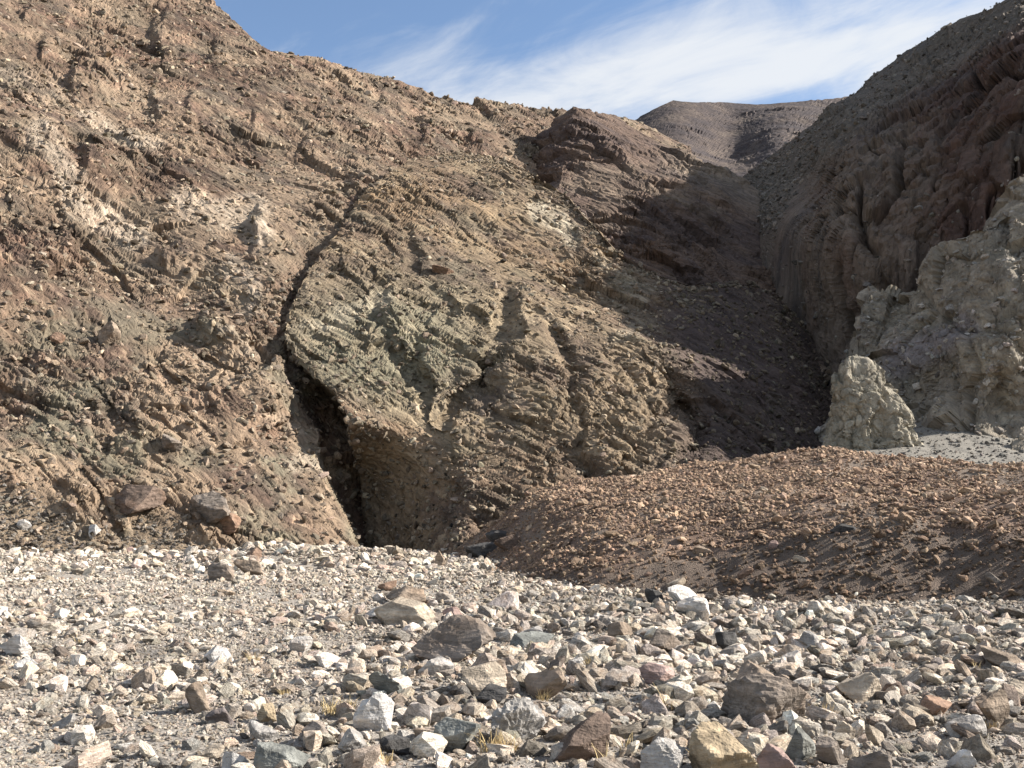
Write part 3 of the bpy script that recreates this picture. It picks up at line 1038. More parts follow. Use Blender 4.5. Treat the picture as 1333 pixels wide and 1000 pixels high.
def build_ground():
    # one sheet to the horizon under everything
    X = np.linspace(-1500, 1500, 41)
    Y = np.linspace(-600, 2400, 41)
    XX, YY = np.meshgrid(X, Y)
    Z = np.full(XX.shape, -1.2)
    P = np.stack([XX, YY, Z], -1)
    C = np.ones(P.shape) * pal((176, 164, 148))[0]
    grid_mesh('desert_ground', P, C, M_GRAVEL)
    # gravel wash
    Y = np.repeat((1 / np.linspace(1 / 2.2, 1 / 52, 230))[:, None], 340, 1)
    X = np.linspace(-1, 1, 340)[None] * (6 + .72 * Y)
    Z = wash_z(X, Y)
    Z[0] = -1.3
    P = np.stack([X, Y, Z], -1)
    fl = P.reshape(-1, 3)
    a = fbm(fl / 2.2, 4, .55).reshape(X.shape)
    b = fbm(fl / .45 + 3, 3, .6).reshape(X.shape)
    pale, grey, warm = pal((188, 176, 160), (146, 137, 127), (182, 163, 140))
    C = np.ones(P.shape) * pale
    C = blend(C, grey, sstep(-.15, .35, a + .04 * X) * .55)
    C = blend(C, pal((112, 108, 106))[0], sstep(.0, .3, fbm(fl * np.array([1, 1, 0]) / np.array([4.5, 2.2, 1]) + 12, 3).reshape(X.shape) - .3 + .3 * sstep(-.1, .1, X / Y)) * .7)
    C = blend(C, warm, sstep(.1, .5, b) * .5)
    C = blend(C, pal((162, 148, 128))[0], sstep(27, 32, Y - .12 * X) * (X < -3) * .7)
    C = C * (1 + .35 * b)[..., None]
    grid_mesh('gravel_wash', P, C, M_GRAVEL)
    # brown gravel mound
    X, Y = polar(540, 1800, 14.5, 49, 260, 460)
    Z = mound_z(X, Y)
    w = wash_z(X, Y)
    keepv = Z > w - .25
    P = np.stack([X, Y, Z], -1)
    fl = P.reshape(-1, 3)
    a = fbm(fl / 2.8, 4, .55).reshape(X.shape)
    b = fbm(fl / .4 + 3, 3, .6).reshape(X.shape)
    br, dk, gy = pal((132, 108, 90), (104, 86, 74), (150, 138, 122))
    C = np.ones(P.shape) * br
    C = blend(C, dk, sstep(-.1, .3, a))
    C = blend(C, gy, sstep(.05, .35, -a) * .7)
    px, py = to_px(fl)
    dd, _, _ = seg_dist(px.reshape(X.shape), py.reshape(X.shape), [(1110, 725), (1100, 695), (1180, 690)])
    C = blend(C, gy, (1 - sstep(15, 45, dd)) * .6)
    C = blend(C, gy, sstep(39, 43, Y + 3 * a) * .8)
    front = front_zone(px.reshape(X.shape), py.reshape(X.shape), a)
    C = blend(C, pal((112, 99, 87))[0], front * .85)
    C = C * (1 + .35 * b)[..., None]
    k = keepv[:-1, :-1] | keepv[1:, 1:] | keepv[:-1, 1:] | keepv[1:, :-1]
    grid_mesh('gravel_mound', P, C * np.array([1.3, 1.2, 1.1]), M_GRAVEL, k)
    # pale scree apron below the outcrop
    X, Y = polar(1072, 1640, 38.5, 52, 70, 220)
    Z = apron_z(X, Y)
    P = np.stack([X, Y, Z], -1)
    fl = P.reshape(-1, 3)
    b = fbm(fl / .8 + 3, 4, .6).reshape(X.shape)
    C = np.ones(P.shape) * pal((164, 156, 142))[0] * (1 + .22 * b)[..., None]
    grid_mesh('scree_apron', P, C, M_GRAVEL)


LEFT = build_left()
DOME = build_dome()
build_ridge()
build_far()
build_right()
build_outcrop()
build_ground()

# ------------------------------------------------------------------ stones
_ICO = {}


def ico(sub):
    if sub not in _ICO:
        bm = bmesh.new()
        bmesh.ops.create_icosphere(bm, subdivisions=sub, radius=1.0)
        V = np.array([v.co[:] for v in bm.verts])
        Fc = np.array([[v.index for v in f.verts] for f in bm.faces], np.int32)
        bm.free()
        _ICO[sub] = (V, Fc)
    return _ICO[sub]


def stone_mesh(name, seed, sub, aspect=(1, .8, .6), planes=11, rough=.05, mat=None, lo=.42, hi=.85, tilt=None, slab=0.0):
    """angular stone: a ball cut by random planes, chipped; half sizes = aspect"""
    r_ = np.random.default_rng(seed)
    V, Fc = ico(sub)
    nrm = r_.normal(size=(planes, 3))
    nrm /= np.linalg.norm(nrm, axis=1)[:, None]
    dist = r_.uniform(lo, hi, planes)
    if slab:
        t = np.array(tilt if tilt is not None else (.25, -.3, .9), float)
        t /= np.linalg.norm(t)
        nrm = np.concatenate([nrm, [t, -t]])
        dist = np.concatenate([dist, [slab, slab]])
    dot = V @ nrm.T
    rr = np.where(dot > 0.06, dist[None] / np.maximum(dot, .06), 9).min(1)
    rr = np.minimum(rr, 1.35)
    off = r_.uniform(0, 50, 3)
    P = V * rr[:, None]
    if sub >= 3:
        amp = rough
        f = Frame(r_.normal(size=3), r_.normal(size=3), 2.2)
        rel = .9 * np.abs(perlin(f(P) * 2.6 + off)) + .5 * np.abs(perlin(f(P) * 6 + off)) + ((.28 * perlin(P * 13 + off) + .14 * perlin(P * 27 + off)) if sub >= 4 else 0)
        P = P * (1 - amp * rel * 1.6)[:, None]
    else:
        P = P * (1 + rough * perlin(P * 2.2 + off))[:, None]
    ext = P.max(0) - P.min(0)
    P = (P - (P.max(0) + P.min(0)) / 2) / ext * 2 * np.array(aspect)
    me = bpy.data.meshes.new(name)
    me.from_pydata(P.tolist(), [], Fc.tolist())
    me.polygons.foreach_set('use_smooth', np.full(len(Fc), False))
    me.materials.append(mat or M_STONE)
    me.update()
    return me


PAL = {
    'white': (226, 219, 210), 'pale grey': (192, 184, 174), 'cream': (212, 190, 160), 'tan': (172, 148, 122), 'brown': (136, 112, 94),
    'dark grey': (92, 89, 86), 'green grey': (146, 147, 138), 'rust': (166, 130, 102), 'pink': (186, 152, 138), 'grey brown': (150, 134, 118),
    'ochre': (194, 168, 126), 'mauve': (136, 124, 120)}
PALL = {k: (pal(v)[0] * .4 + pal(v)[0].mean() * .6 * np.array([1.03, 1.0, .94])) * .36 + np.array([.42, .375, .32]) * .2 for k, v in PAL.items()}
HERO_COL = {k: (pal(v)[0] * .72 + pal(v)[0].mean() * .28) * .68 for k, v in PAL.items()}


def wash_hit(px, py):
    """ground point under a photo pixel"""
    ds = 1 / np.linspace(1 / 4.5, 1 / 44, 420)
    p = at(np.full(ds.shape, px), np.full(ds.shape, py), ds)
    g = ground_z(p[:, 0], p[:, 1])
    k = np.argmax(g >= p[:, 2])
    if g[k] < p[k, 2]:
        k = len(ds) - 1
    if 0 < k < len(ds) - 1:
        e0, e1 = p[k - 1, 2] - g[k - 1], g[k] - p[k, 2]
        t = e0 / max(e0 + e1, 1e-6)
        return p[k - 1] * (1 - t) + p[k] * t
    return np.array([p[k, 0], p[k, 1], g[k]])


def tag(o, label, cat, group=None):
    o['label'] = label
    o['category'] = cat
    if group:
        o['group'] = group
    return o


HERO = [
    # px centre, py bottom, width px, height px, colour, label, kwargs
    (588, 862, 112, 54, 'grey brown', 'largest grey-brown boulder in mid wash, flat-topped with an undercut dark front', dict(planes=9, seed=5)),
    (527, 814, 86, 34, 'cream', 'long cream slab boulder lying behind the grey-brown boulder', dict(slab=.6)),
    (527, 788, 54, 24, 'tan', 'low tan boulder with a dark face, directly behind the cream slab', {}),
    (503, 770, 24, 14, 'rust', 'small rusty stone behind the low tan boulder', {}),
    (588, 810, 26, 19, 'pink', 'reddish pink block beside the right end of the cream slab', {}),
    (390, 851, 30, 21, 'white', 'bright white block alone on fine gravel, casting a long shadow', {}),
    (501, 909, 46, 32, 'green grey', 'flat-faced green-grey slab standing on edge behind the cream-white block', dict(planes=6)),
    (484, 952, 52, 46, 'white', 'chunky cream-white block with an ochre stained foot', dict(planes=8)),
    (456, 985, 42, 34, 'pale grey', 'grey wedge-shaped stone leaning below the cream-white block', {}),
    (515, 986, 44, 24, 'dark grey', 'dark charcoal stone right of the grey wedge', {}),
    (592, 980, 64, 40, 'green grey', 'tilted grey-green layered slab beside dry grass', dict(slab=.42, tilt=(-.3, -.5, .8))),
    (629, 906, 60, 40, 'cream', 'pale tan block propped on a dark wedge', dict(planes=8)),
    (640, 918, 40, 24, 'dark grey', 'dark wedge stone under the pale tan block', {}),
    (567, 879, 46, 22, 'pale grey', 'flat whitish stone resting over small stones before the biggest boulder', dict(slab=.5)),
    (711, 911, 54, 40, 'tan', 'tilted tan slab with parallel layers', dict(slab=.5, tilt=(-.5, -.4, .75))),
    (676, 968, 72, 54, 'pale grey', 'big grey-white boulder veined with dark cracks', dict(planes=10, rough=.09)),
    (753, 993, 90, 54, 'brown', 'smooth brown boulder with a sunlit top and dark front', dict(planes=8, slab=.6, tilt=(.2, -.5, .85))),
    (692, 850, 62, 24, 'green grey', 'stack-like grey slab split in layers right of the biggest boulder', dict(slab=.4)),
    (690, 834, 34, 18, 'pale grey', 'pale block lying on the layered grey slab', {}),
    (866, 1012, 66, 46, 'pale grey', 'rough grey-white boulder left of the ochre layered block', dict(planes=12, rough=.1)),
    (952, 1014, 98, 62, 'ochre', 'large ochre block with horizontal layers and sunlit rusty top', dict(planes=7, slab=.6)),
    (1010, 1014, 58, 40, 'pink', 'pinkish boulder against the ochre layered block', {}),
    (1008, 944, 108, 60, 'grey brown', 'big triangular grey-brown boulder with speckled face', dict(planes=7, rough=.08)),
    (990, 900, 60, 34, 'tan', 'tan block leaning behind the triangular boulder', {}),
    (871, 853, 52, 32, 'grey brown', 'squared brown-grey block in the middle of the wash', dict(planes=7)),
    (809, 836, 34, 25, 'tan', 'rounded tan stone left of the squared brown-grey block', {}),
    (948, 847, 30, 23, 'dark grey', 'dark pointed stone right of the squared brown-grey block', {}),
    (857, 891, 46, 25, 'pink', 'pinkish flat-topped stone leaning over a dark hollow', {}),
    (868, 908, 34, 20, 'dark grey', 'dark brown stone under the pinkish flat-topped one', {}),
    (904, 803, 42, 26, 'white', 'oblong white boulder tilted in the swale', dict(slab=.6)),
    (852, 785, 24, 19, 'dark grey', 'dark grey block by the foot of the brown mound', {}),
    (883, 766, 28, 15, 'cream', 'cream stone at the foot of the brown mound', {}),
    (971, 751, 20, 13, 'rust', 'orange-brown stone on the lower edge of the mound', {}),
    (1124, 914, 58, 36, 'cream', 'rounded whitish tan boulder with a domed top', dict(planes=16)),
    (1167, 908, 38, 20, 'brown', 'brown wedge right of the domed whitish boulder', {}),
    (1299, 950, 44, 48, 'tan', 'tall tan boulder with rounded shoulders', dict(planes=14)),
    (1327, 912, 40, 26, 'cream', 'pale boulder behind the tall tan one', {}),
    (1266, 963, 44, 28, 'pale grey', 'flat grey five-sided stone left of the tall tan boulder', dict(planes=6)),
    (1227, 932, 44, 22, 'rust', 'peach coloured flat slab', dict(slab=.5)),
    (1047, 992, 44, 40, 'green grey', 'dark and pale striped stone', dict(slab=.7)),
    (1086, 996, 44, 32, 'grey brown', 'olive brown boulder next to the striped stone', {}),
    (1142, 972, 26, 27, 'cream', 'upright pale wedge with a shaded left side', dict(planes=7)),
    (1256, 1006, 32, 28, 'white', 'clean white block at the foot of small grey stones', {}),
    (1101, 965, 26, 25, 'cream', 'creamy block behind the upright pale wedge', {}),
    (1034, 871, 30, 22, 'white', 'whitish block behind the big triangular boulder', {}),
    (1053, 845, 28, 22, 'pale grey', 'pale grey stone amid the dark swale', {}),
    (1320, 872, 58, 27, 'tan', 'long tan slab partly sunk in gravel', dict(slab=.55)),
    (1213, 881, 32, 15, 'grey brown', 'long low stone in the grey swale', dict(slab=.5)),
    (1138, 1010, 56, 30, 'grey brown', 'grey-brown boulder half buried beside the olive brown one', {}),
    (16, 854, 40, 27, 'white', 'big white boulder on the pale gravel', dict(planes=13)),
    (30, 872, 30, 16, 'white', 'flat white stone beside the big white boulder', {}),
    (282, 863, 40, 20, 'white', 'flat white slab flush with the gravel', dict(slab=.4)),
    (255, 929, 40, 38, 'tan', 'cream-tan boulder heading a short row of stones', dict(planes=8)),
    (284, 944, 38, 20, 'mauve', 'purple-grey stone in the short row', {}),
    (345, 941, 26, 22, 'ochre', 'bright yellow-ochre stone at the end of the short row', {}),
    (340, 966, 44, 24, 'pale grey', 'long grey slab below the yellow-ochre stone', dict(slab=.5)),
    (362, 1004, 70, 32, 'green grey', 'broad grey slab with bluish shade', dict(slab=.5)),
    (303, 1004, 32, 24, 'white', 'white cubic block beside the broad grey slab', dict(planes=7)),
    (275, 990, 28, 18, 'cream', 'cream stone left of the white cubic block', {}),
    (80, 950, 32, 19, 'pale grey', 'bluish pale grey stone amid white pebbles', {}),
    (285, 757, 38, 24, 'grey brown', 'brown-grey rounded boulder on the far bank of the wash', {}),
    (322, 751, 42, 22, 'tan', 'tan boulder touching the brown-grey one on the far bank', {}),
    (328, 730, 24, 17, 'rust', 'reddish stone on the bank at the hill foot', {}),
    (573, 738, 14, 21, 'tan', 'upright tan stone standing in front of the slot', dict(planes=7)),
    (628, 728, 46, 22, 'dark grey', 'dark rock lump at the toe of the mound near the slot', dict(planes=12)),
    (662, 716, 40, 20, 'brown', 'dark brown rock on the flank of the mound', dict(planes=12)),
    (648, 704, 34, 14, 'dark grey', 'flat dark rock highest on the left flank of the mound', dict(slab=.6)),
    (1100, 692, 34, 10, 'dark grey', 'flat dark stone on top of the mound', dict(slab=.5)),
    (995, 640, 15, 7, 'cream', 'pale flat stone on the crest of the mound', {}),
    (1043, 733, 16, 10, 'cream', 'pale stone sitting on the dark front of the mound', {}),
    (915, 722, 22, 12, 'tan', 'tan stone on the lower front of the mound', {}),
    (1008, 715, 14, 12, 'pink', 'pinkish stone high on the dark mound front', {}),
    (1295, 760, 18, 14, 'grey brown', 'grey-brown stone low on the mound front', {}),
]
used_px = []
HEROES = []


def short(label):
    for w in (',', ' with ', ' lying ', ' in ', ' on ', ' behind', ' beside', ' alone', ' standing', ' leaning', ' right ', ' left ', ' under', ' resting', ' against', ' tilted in', ' by ', ' at ', ' directly', ' heading', ' below', ' amid', ' touching', ' split', ' half', ' partly', ' flush', ' next', ' propped', ' veined', ' sitting', ' highest', ' left of'):
        label = label.split(w)[0]
    return label



def sizing(px, py, w, h):
    p = wash_hit(px, py)
    s = p[1] / F
    return p, w * s, h * s


for i, (px, py, w, h, colr, label, kw) in enumerate(HERO):
    kw = dict(kw)
    seed = kw.pop('seed', 100 + i)
    p, W, H = sizing(px, py, w, h)
    dep = W * random.Random(i).uniform(.65, .9)
    bury = .32 * H
    me = stone_mesh('boulder', seed, 5 if w >= 58 else 4, (W / 2, dep / 2, (H + bury) / 2), rough=kw.pop('rough', .055), planes=kw.pop('planes', 10), lo=.42, hi=.8, **kw)
    big = W > .55
    o = link(bpy.data.objects.new('boulder' if big else 'stone', me))
    o.location = (p[0], p[1] + dep * .35, p[2] - bury + (H + bury) / 2 + .0)
    o.color = (*np.clip(HERO_COL[colr], 0, 1), 1)
    tag(o, label, 'boulder' if big else 'stone')
    used_px.append((p[0], p[1] + dep * .35, max(W, dep) / 2))
    HEROES.append((p[0], p[1] + dep * .35, max(W, dep) / 2, short(label)))

# boulders lying on the slopes
def on_slope(S, px0, py0):
    P, px, py = S[0], S[1], S[2]
    ppx, ppy = to_px(P.reshape(-1, 3))
    k = np.argmin((ppx - px0) ** 2 + (ppy - py0) ** 2 + (P.reshape(-1, 3)[:, 1] - 30) * .02)
    return P.reshape(-1, 3)[k]


for i, (S, px, py, w, h, colr, label, kw) in enumerate([
        (LEFT, 180, 650, 66, 40, 'brown', 'big reddish-brown boulder lying at the foot of the left slope', dict(planes=9)),
        (LEFT, 275, 662, 54, 44, 'grey brown', 'large dark knobbly boulder among rubble at the left slope foot', dict(planes=12, rough=.1)),
        (LEFT, 296, 682, 34, 32, 'rust', 'rusty boulder leaning on the dark knobbly one', {}),
        (LEFT, 143, 434, 30, 32, 'tan', 'square tan boulder alone halfway up the left slope', dict(planes=8)),
        (LEFT, 76, 441, 18, 15, 'rust', 'small reddish boulder left of the square tan one on the slope', {}),
        (DOME, 577, 352, 30, 13, 'rust', 'flat reddish boulder lying high on the central hill', {}),
        (LEFT, 222, 578, 30, 26, 'grey brown', 'grey-brown block protruding from the left slope', {}),
        (LEFT, 124, 690, 18, 16, 'white', 'white stone on the fine scree fan', {}),
        (LEFT, 32, 684, 16, 14, 'white', 'whitish stone at the edge of the scree fan', {}),
        (LEFT, 168, 718, 14, 12, 'pink', 'pinkish stone at the toe of the scree fan', {})]):
    c = on_slope(S, px, py + h * .3)
    s = c[1] / F
    W, H = w * s, h * s
    me = stone_mesh('boulder', 900 + i, 4, (W / 2, W * .42, H / 2 * 1.1), rough=kw.pop('rough', .06), planes=kw.pop('planes', 10), **kw)
    o = link(bpy.data.objects.new('boulder' if W > .7 else 'stone', me))
    o.location = (c[0], c[1] - .05, c[2] + H * .28)
    o.color = (*HERO_COL[colr], 1)
    tag(o, label, 'boulder' if W > .7 else 'stone')

# spire
def build_spire():
    base = at(1137, 594, 43.6)
    s = 43.6 / F
    H = 146 * s
    rows, cols = 150, 240
    t = np.linspace(0, 1, rows)[:, None]
    th = np.linspace(0, 2 * math.pi, cols)[None]
    prof = np.interp(t[:, 0], [0, .15, .35, .5, .65, .8, .9, .97, 1], [66, 63, 57, 51, 43, 33, 24, 14, 0])[:, None] * s
    lean = np.interp(t[:, 0], [0, .5, .8, 1], [4, 0, -6, -4])[:, None] * s
    shape = 1 + .16 * np.cos(th - .6) + .1 * np.cos(3 * th + 1)
    X = lean + prof * shape * np.cos(th)
    Y = prof * .8 * shape * np.sin(th)
    Z = t * H + 0 * th
    P = np.stack([X + base[0], Y + base[1] + 1.2, Z + base[2] - .2], -1)
    flat = P.reshape(-1, 3)
    ctr = np.array([base[0], base[1] + 1.2, 0])
    out = flat - ctr
    out[:, 2] = .25 * H * (flat[:, 2] - base[2]) / H
    out /= np.linalg.norm(out, axis=1)[:, None] + 1e-6
    fr = Frame((.4, .1, -.9), (-.3, -.8, .3), 1.8)
    w = flat + .5 * perlin(flat / 1.5)[:, None]
    taper = np.repeat(np.minimum(1, (1 - t) * 5 + .25), cols, 1).ravel()
    D = .26 * facets(fr(w) / 1.8, 3) + .2 * facets(fr(w) / .9, 8) + .1 * facets(fr(w) / .45, 18)
    flat = flat + out * (D * taper)[:, None]
    P = flat.reshape(P.shape)
    nn = normals(P).reshape(-1, 3)
    nn *= np.sign((nn * out).sum(1))[:, None]
    flat = flat + nn * ((relief_fine(flat, np.full(len(flat), .05), fr, .8)) * taper)[:, None]
    P = flat.reshape(P.shape)
    P[:, -1] = P[:, 0]
    P[-1] = P[-2].mean(0) + np.array([0, 0, .1])
    b = fbm(flat / .9 + 1, 4, .6).reshape(X.shape)
    c = fbm(flat / .3 + 8, 3, .6).reshape(X.shape)
    C = np.ones(P.shape) * pal((204, 190, 162))[0]
    C = blend(C, pal((168, 160, 136))[0], sstep(-.1, .35, b) * .8)
    C = blend(C, pal((212, 200, 172))[0], sstep(.1, .4, -b) * .7)
    C = C * (1 + .2 * c)[..., None]
    o = grid_mesh('rock_spire', P, C, M_CLIFF, fab=fr)
    del o['kind']
    tag(o, 'pale craggy rock spire standing at the mouth of the shaded right gully', 'rock spire')


build_spire()

# ------------------------------------------------------------------ individual stones of the wash, next in size
rnd = random.Random(4)
NPROTO = 14
protos = [stone_mesh('stone', 300 + k, 3, (1, rnd.uniform(.65, .9), rnd.uniform(.45, .8)), planes=rnd.choice((7, 9, 11, 13)), rough=.05,
                     slab=rnd.choice((0, 0, .45, .6))) for k in range(NPROTO)]
WEIGHTS = [('white', 10), ('pale grey', 18), ('cream', 15), ('tan', 14), ('brown', 6), ('dark grey', 8), ('green grey', 12), ('rust', 4), ('pink', 6), ('grey brown', 10), ('mauve', 3), ('ochre', 2)]
NAMES, WT = zip(*WEIGHTS)
zones = []
count = 0
tries = 0
TARGET = 215
while count < TARGET and tries < 9000:
    tries += 1
    py = rnd.uniform(752, 1000)
    px = rnd.uniform(-20, 1350)
    # larger stones gather to the right and on the near bar
    dens = .12 + .88 * (1 / (1 + math.exp(-(px - 480) / 90))) * (.35 + .65 * (1 / (1 + math.exp(-(py - 800) / 25))))
    if rnd.random() > dens:
        continue
    p = wash_hit(px, py)
    if wash_z(p[0], p[1]) < mound_z(p[0], p[1]) or p[1] > 33:
        continue
    wpx = rnd.lognormvariate(math.log(27), .33) * (.75 if px < 430 else 1) * (.7 if py < 800 else 1)
    W = min(max(wpx * p[1] / F, .12), .6)
    if any((p[0] - a) ** 2 + (p[1] - b) ** 2 < (W / 2 + .75 * c) ** 2 for a, b, c in used_px):
        continue
    used_px.append((p[0], p[1], W / 2))
    colr = rnd.choices(NAMES, WT)[0]
    o = link(bpy.data.objects.new('stone', protos[count % NPROTO]))
    s = W / 2
    o.scale = (s * rnd.uniform(.85, 1.15), s * rnd.uniform(.85, 1.15), s * rnd.uniform(.8, 1.25))
    o.rotation_euler = (rnd.gauss(0, .3), rnd.gauss(0, .3), rnd.uniform(0, 6.28))
    o.location = (p[0], p[1], p[2] + s * .22)
    v = rnd.uniform(.8, 1.15)
    o.color = (*np.clip(PALL[colr] * v * 1.95, 0, .9), 1)
    near = min(HEROES, key=lambda h: math.hypot(h[0] - p[0], h[1] - p[1]) - h[2])
    size = 'small' if W < .2 else 'medium-sized' if W < .32 else 'large'
    if math.hypot(near[0] - p[0], near[1] - p[1]) - near[2] < .9 + W:
        label = f"{size} {colr} stone beside the {near[3]}"
    else:
        zone = 'on the pale fine gravel' if p[0] < -.22 * p[1] else 'on the far gravel by the mound foot' if p[1] > 17 else 'among coarse rubble of the open wash'
        label = f"{size} {colr} stone {zone}"
    tag(o, label, 'stone', label.replace(' stone ', ' stones ', 1))
    count += 1

# ------------------------------------------------------------------ uncountable gravel: instanced stones
proto_col = bpy.data.collections.new('stone_shapes')
for k in range(12):
    me = stone_mesh('gravel_stone', 500 + k, 2, (1, rnd.uniform(.6, .95), rnd.uniform(.4, .8)), planes=rnd.choice((6, 7, 8, 10)), rough=.04, mat=M_STONE_I, slab=rnd.choice((0, 0, .4, .55)))
    proto_col.objects.link(bpy.data.objects.new('gravel_stone', me))


def gn_scatter():
    ng = bpy.data.node_groups.new('scatter_stones', 'GeometryNodeTree')
    ng.interface.new_socket('Geometry', in_out='INPUT', socket_type='NodeSocketGeometry')
    ng.interface.new_socket('Geometry', in_out='OUTPUT', socket_type='NodeSocketGeometry')
    N, L = ng.nodes, ng.links
    gi, go = N.new('NodeGroupInput'), N.new('NodeGroupOutput')
    ci = N.new('GeometryNodeCollectionInfo')
    ci.inputs['Collection'].default_value = proto_col
    ci.inputs['Separate Children'].default_value = True
    ci.inputs['Reset Children'].default_value = True
    iop = N.new('GeometryNodeInstanceOnPoints')
    iop.inputs['Pick Instance'].default_value = True

    def attr(name, typ):
        a = N.new('GeometryNodeInputNamedAttribute')
        a.data_type = typ
        a.inputs['Name'].default_value = name
        return a.outputs['Attribute']
    L.new(gi.outputs[0], iop.inputs['Points'])
    L.new(ci.outputs[0], iop.inputs['Instance'])
    L.new(attr('sidx', 'INT'), iop.inputs['Instance Index'])
    L.new(attr('srot', 'FLOAT_VECTOR'), iop.inputs['Rotation'])
    L.new(attr('sscl', 'FLOAT_VECTOR'), iop.inputs['Scale'])
    L.new(iop.outputs[0], go.inputs[0])
    return ng


NG = gn_scatter()


def scatter(name, P, size, cols, label, cat, sink=.15, tilt=.45, seed=0):
    r_ = np.random.default_rng(seed)
    n = len(P)
    me = bpy.data.meshes.new(name)
    P = P.copy()
    P[:, 2] += size * sink
    me.vertices.add(n)
    me.vertices.foreach_set('co', P.astype(np.float32).ravel())
    a = me.attributes.new('sidx', 'INT', 'POINT')
    a.data.foreach_set('value', r_.integers(0, 12, n).astype(np.int32))
    a = me.attributes.new('srot', 'FLOAT_VECTOR', 'POINT')
    a.data.foreach_set('vector', np.stack([r_.normal(0, tilt, n), r_.normal(0, tilt, n), r_.uniform(0, 6.28, n)], 1).astype(np.float32).ravel())
    a = me.attributes.new('sscl', 'FLOAT_VECTOR', 'POINT')
    a.data.foreach_set('vector', (size[:, None] * .5 * r_.uniform(.75, 1.25, (n, 3))).astype(np.float32).ravel())
    a = me.attributes.new('scol', 'FLOAT_COLOR', 'POINT')
    a.data.foreach_set('color', np.concatenate([np.clip(cols, .01, .92), np.ones((n, 1))], 1).astype(np.float32).ravel())
    me.update()
    o = link(bpy.data.objects.new(name, me))
    m = o.modifiers.new('scatter', 'NODES')
    m.node_group = NG
    o['kind'] = 'stuff'
    tag(o, label, cat)
    return o


def pick_colors(n, weights, r_, var=.16):
    k, w = zip(*weights)
    w = np.array(w, float)
    idx = r_.choice(len(k), n, p=w / w.sum())
    base = np.array([PALL[a] for a in k])[idx]
    return base * r_.normal(1, var, (n, 1)) * r_.normal(1, .015, (n, 3))


def wash_points(n, d0, d1, r_, keep):
    d = np.sqrt(r_.uniform(d0 ** 2, d1 ** 2, n))
    x = r_.uniform(-1, 1, n) * (3.2 + .53 * d)
    px = 666.5 + x / d * F
    p = np.stack([x, d, np.zeros(n)], 1)
    nz = fbm(p / np.array([4.0, 2.4, 1]) + 7, 3)
    k = keep(px, d, nz, x) > r_.uniform(0, 1, n)
    x, d = x[k], d[k]
    wz = wash_z(x, d)
    mz_ = np.where(d > 14, mound_z(x, d), -9)
    inm = mz_ < wz + .16 * r_.uniform(0, 1, len(x)) ** 2
    return np.stack([x, d, np.maximum(wz, mz_)], 1)[inm]


r_ = np.random.default_rng(77)
sets = []
right = lambda px: 1 / (1 + np.exp(-(px - 500) / 120))
for n, d0, d1, lo, hi, kp in (
        (10000, 5.5, 16, .10, .30, lambda px, d, nz, x: (.16 + .6 * right(px)) * (.5 + .9 * nz)),
        (9000, 26, 35, .10, .42, lambda px, d, nz, x: np.exp(-((x + 6) / 5) ** 2) * (.55 + .5 * nz)),
        (2600, 27, 39, .10, .5, lambda px, d, nz, x: (x < -2) * sstep(27, 32, d + .25 * x + 4) * (.5 + .6 * nz)),
        (18000, 5.5, 40, .11, .28, lambda px, d, nz, x: (.26 + .64 * right(px)) * (.55 + .9 * nz)),
        (85000, 5, 40, .055, .12, lambda px, d, nz, x: (.6 + .3 * right(px)) * (.75 + .6 * nz)),
        (150000, 5, 36, .03, .062, lambda px, d, nz, x: .85 + .4 * nz),
        (110000, 4.5, 14, .015, .032, lambda px, d, nz, x: .95 + 0 * nz)):
    p = wash_points(n, d0, d1, r_, kp)
    s = lo * (hi / lo) ** (r_.uniform(0, 1, len(p)) ** 1.4)
    sets.append((p, s))
P = np.concatenate([a for a, b in sets])
S = np.concatenate([b for a, b in sets])
pxs = 666.5 + P[:, 0] / P[:, 1] * F
W_L = [('white', 26), ('pale grey', 26), ('cream', 18), ('tan', 8), ('brown', 3), ('dark grey', 6), ('green grey', 8), ('rust', 2), ('pink', 4), ('ochre', 1), ('mauve', 2)]
W_R = [('white', 12), ('pale grey', 22), ('cream', 15), ('tan', 13), ('brown', 5), ('dark grey', 10), ('green grey', 13), ('rust', 2), ('pink', 5), ('grey brown', 8), ('mauve', 3)]
isr = right(pxs) > r_.uniform(0, 1, len(P))
cols = np.where(isr[:, None], pick_colors(len(P), W_R, r_), pick_colors(len(P), W_L, r_))
W_D = [('dark grey', 34), ('green grey', 22), ('grey brown', 14), ('pale grey', 14), ('mauve', 8), ('tan', 8)]
dz = sstep(.0, .3, fbm(P * np.array([1, 1, 0]) / np.array([4.5, 2.2, 1]) + 12, 3) - .3 + .3 * right(pxs))
cols = np.where((dz > r_.uniform(0, 1, len(P)))[:, None], pick_colors(len(P), W_D, r_), cols)
scatter('wash_gravel', P, S, cols * (2.0 + .12 * right(pxs))[:, None] * np.array([1.06, 1.0, .93]), 'mixed pale gravel and small stones covering the wash', 'gravel', .12, .5, 1)

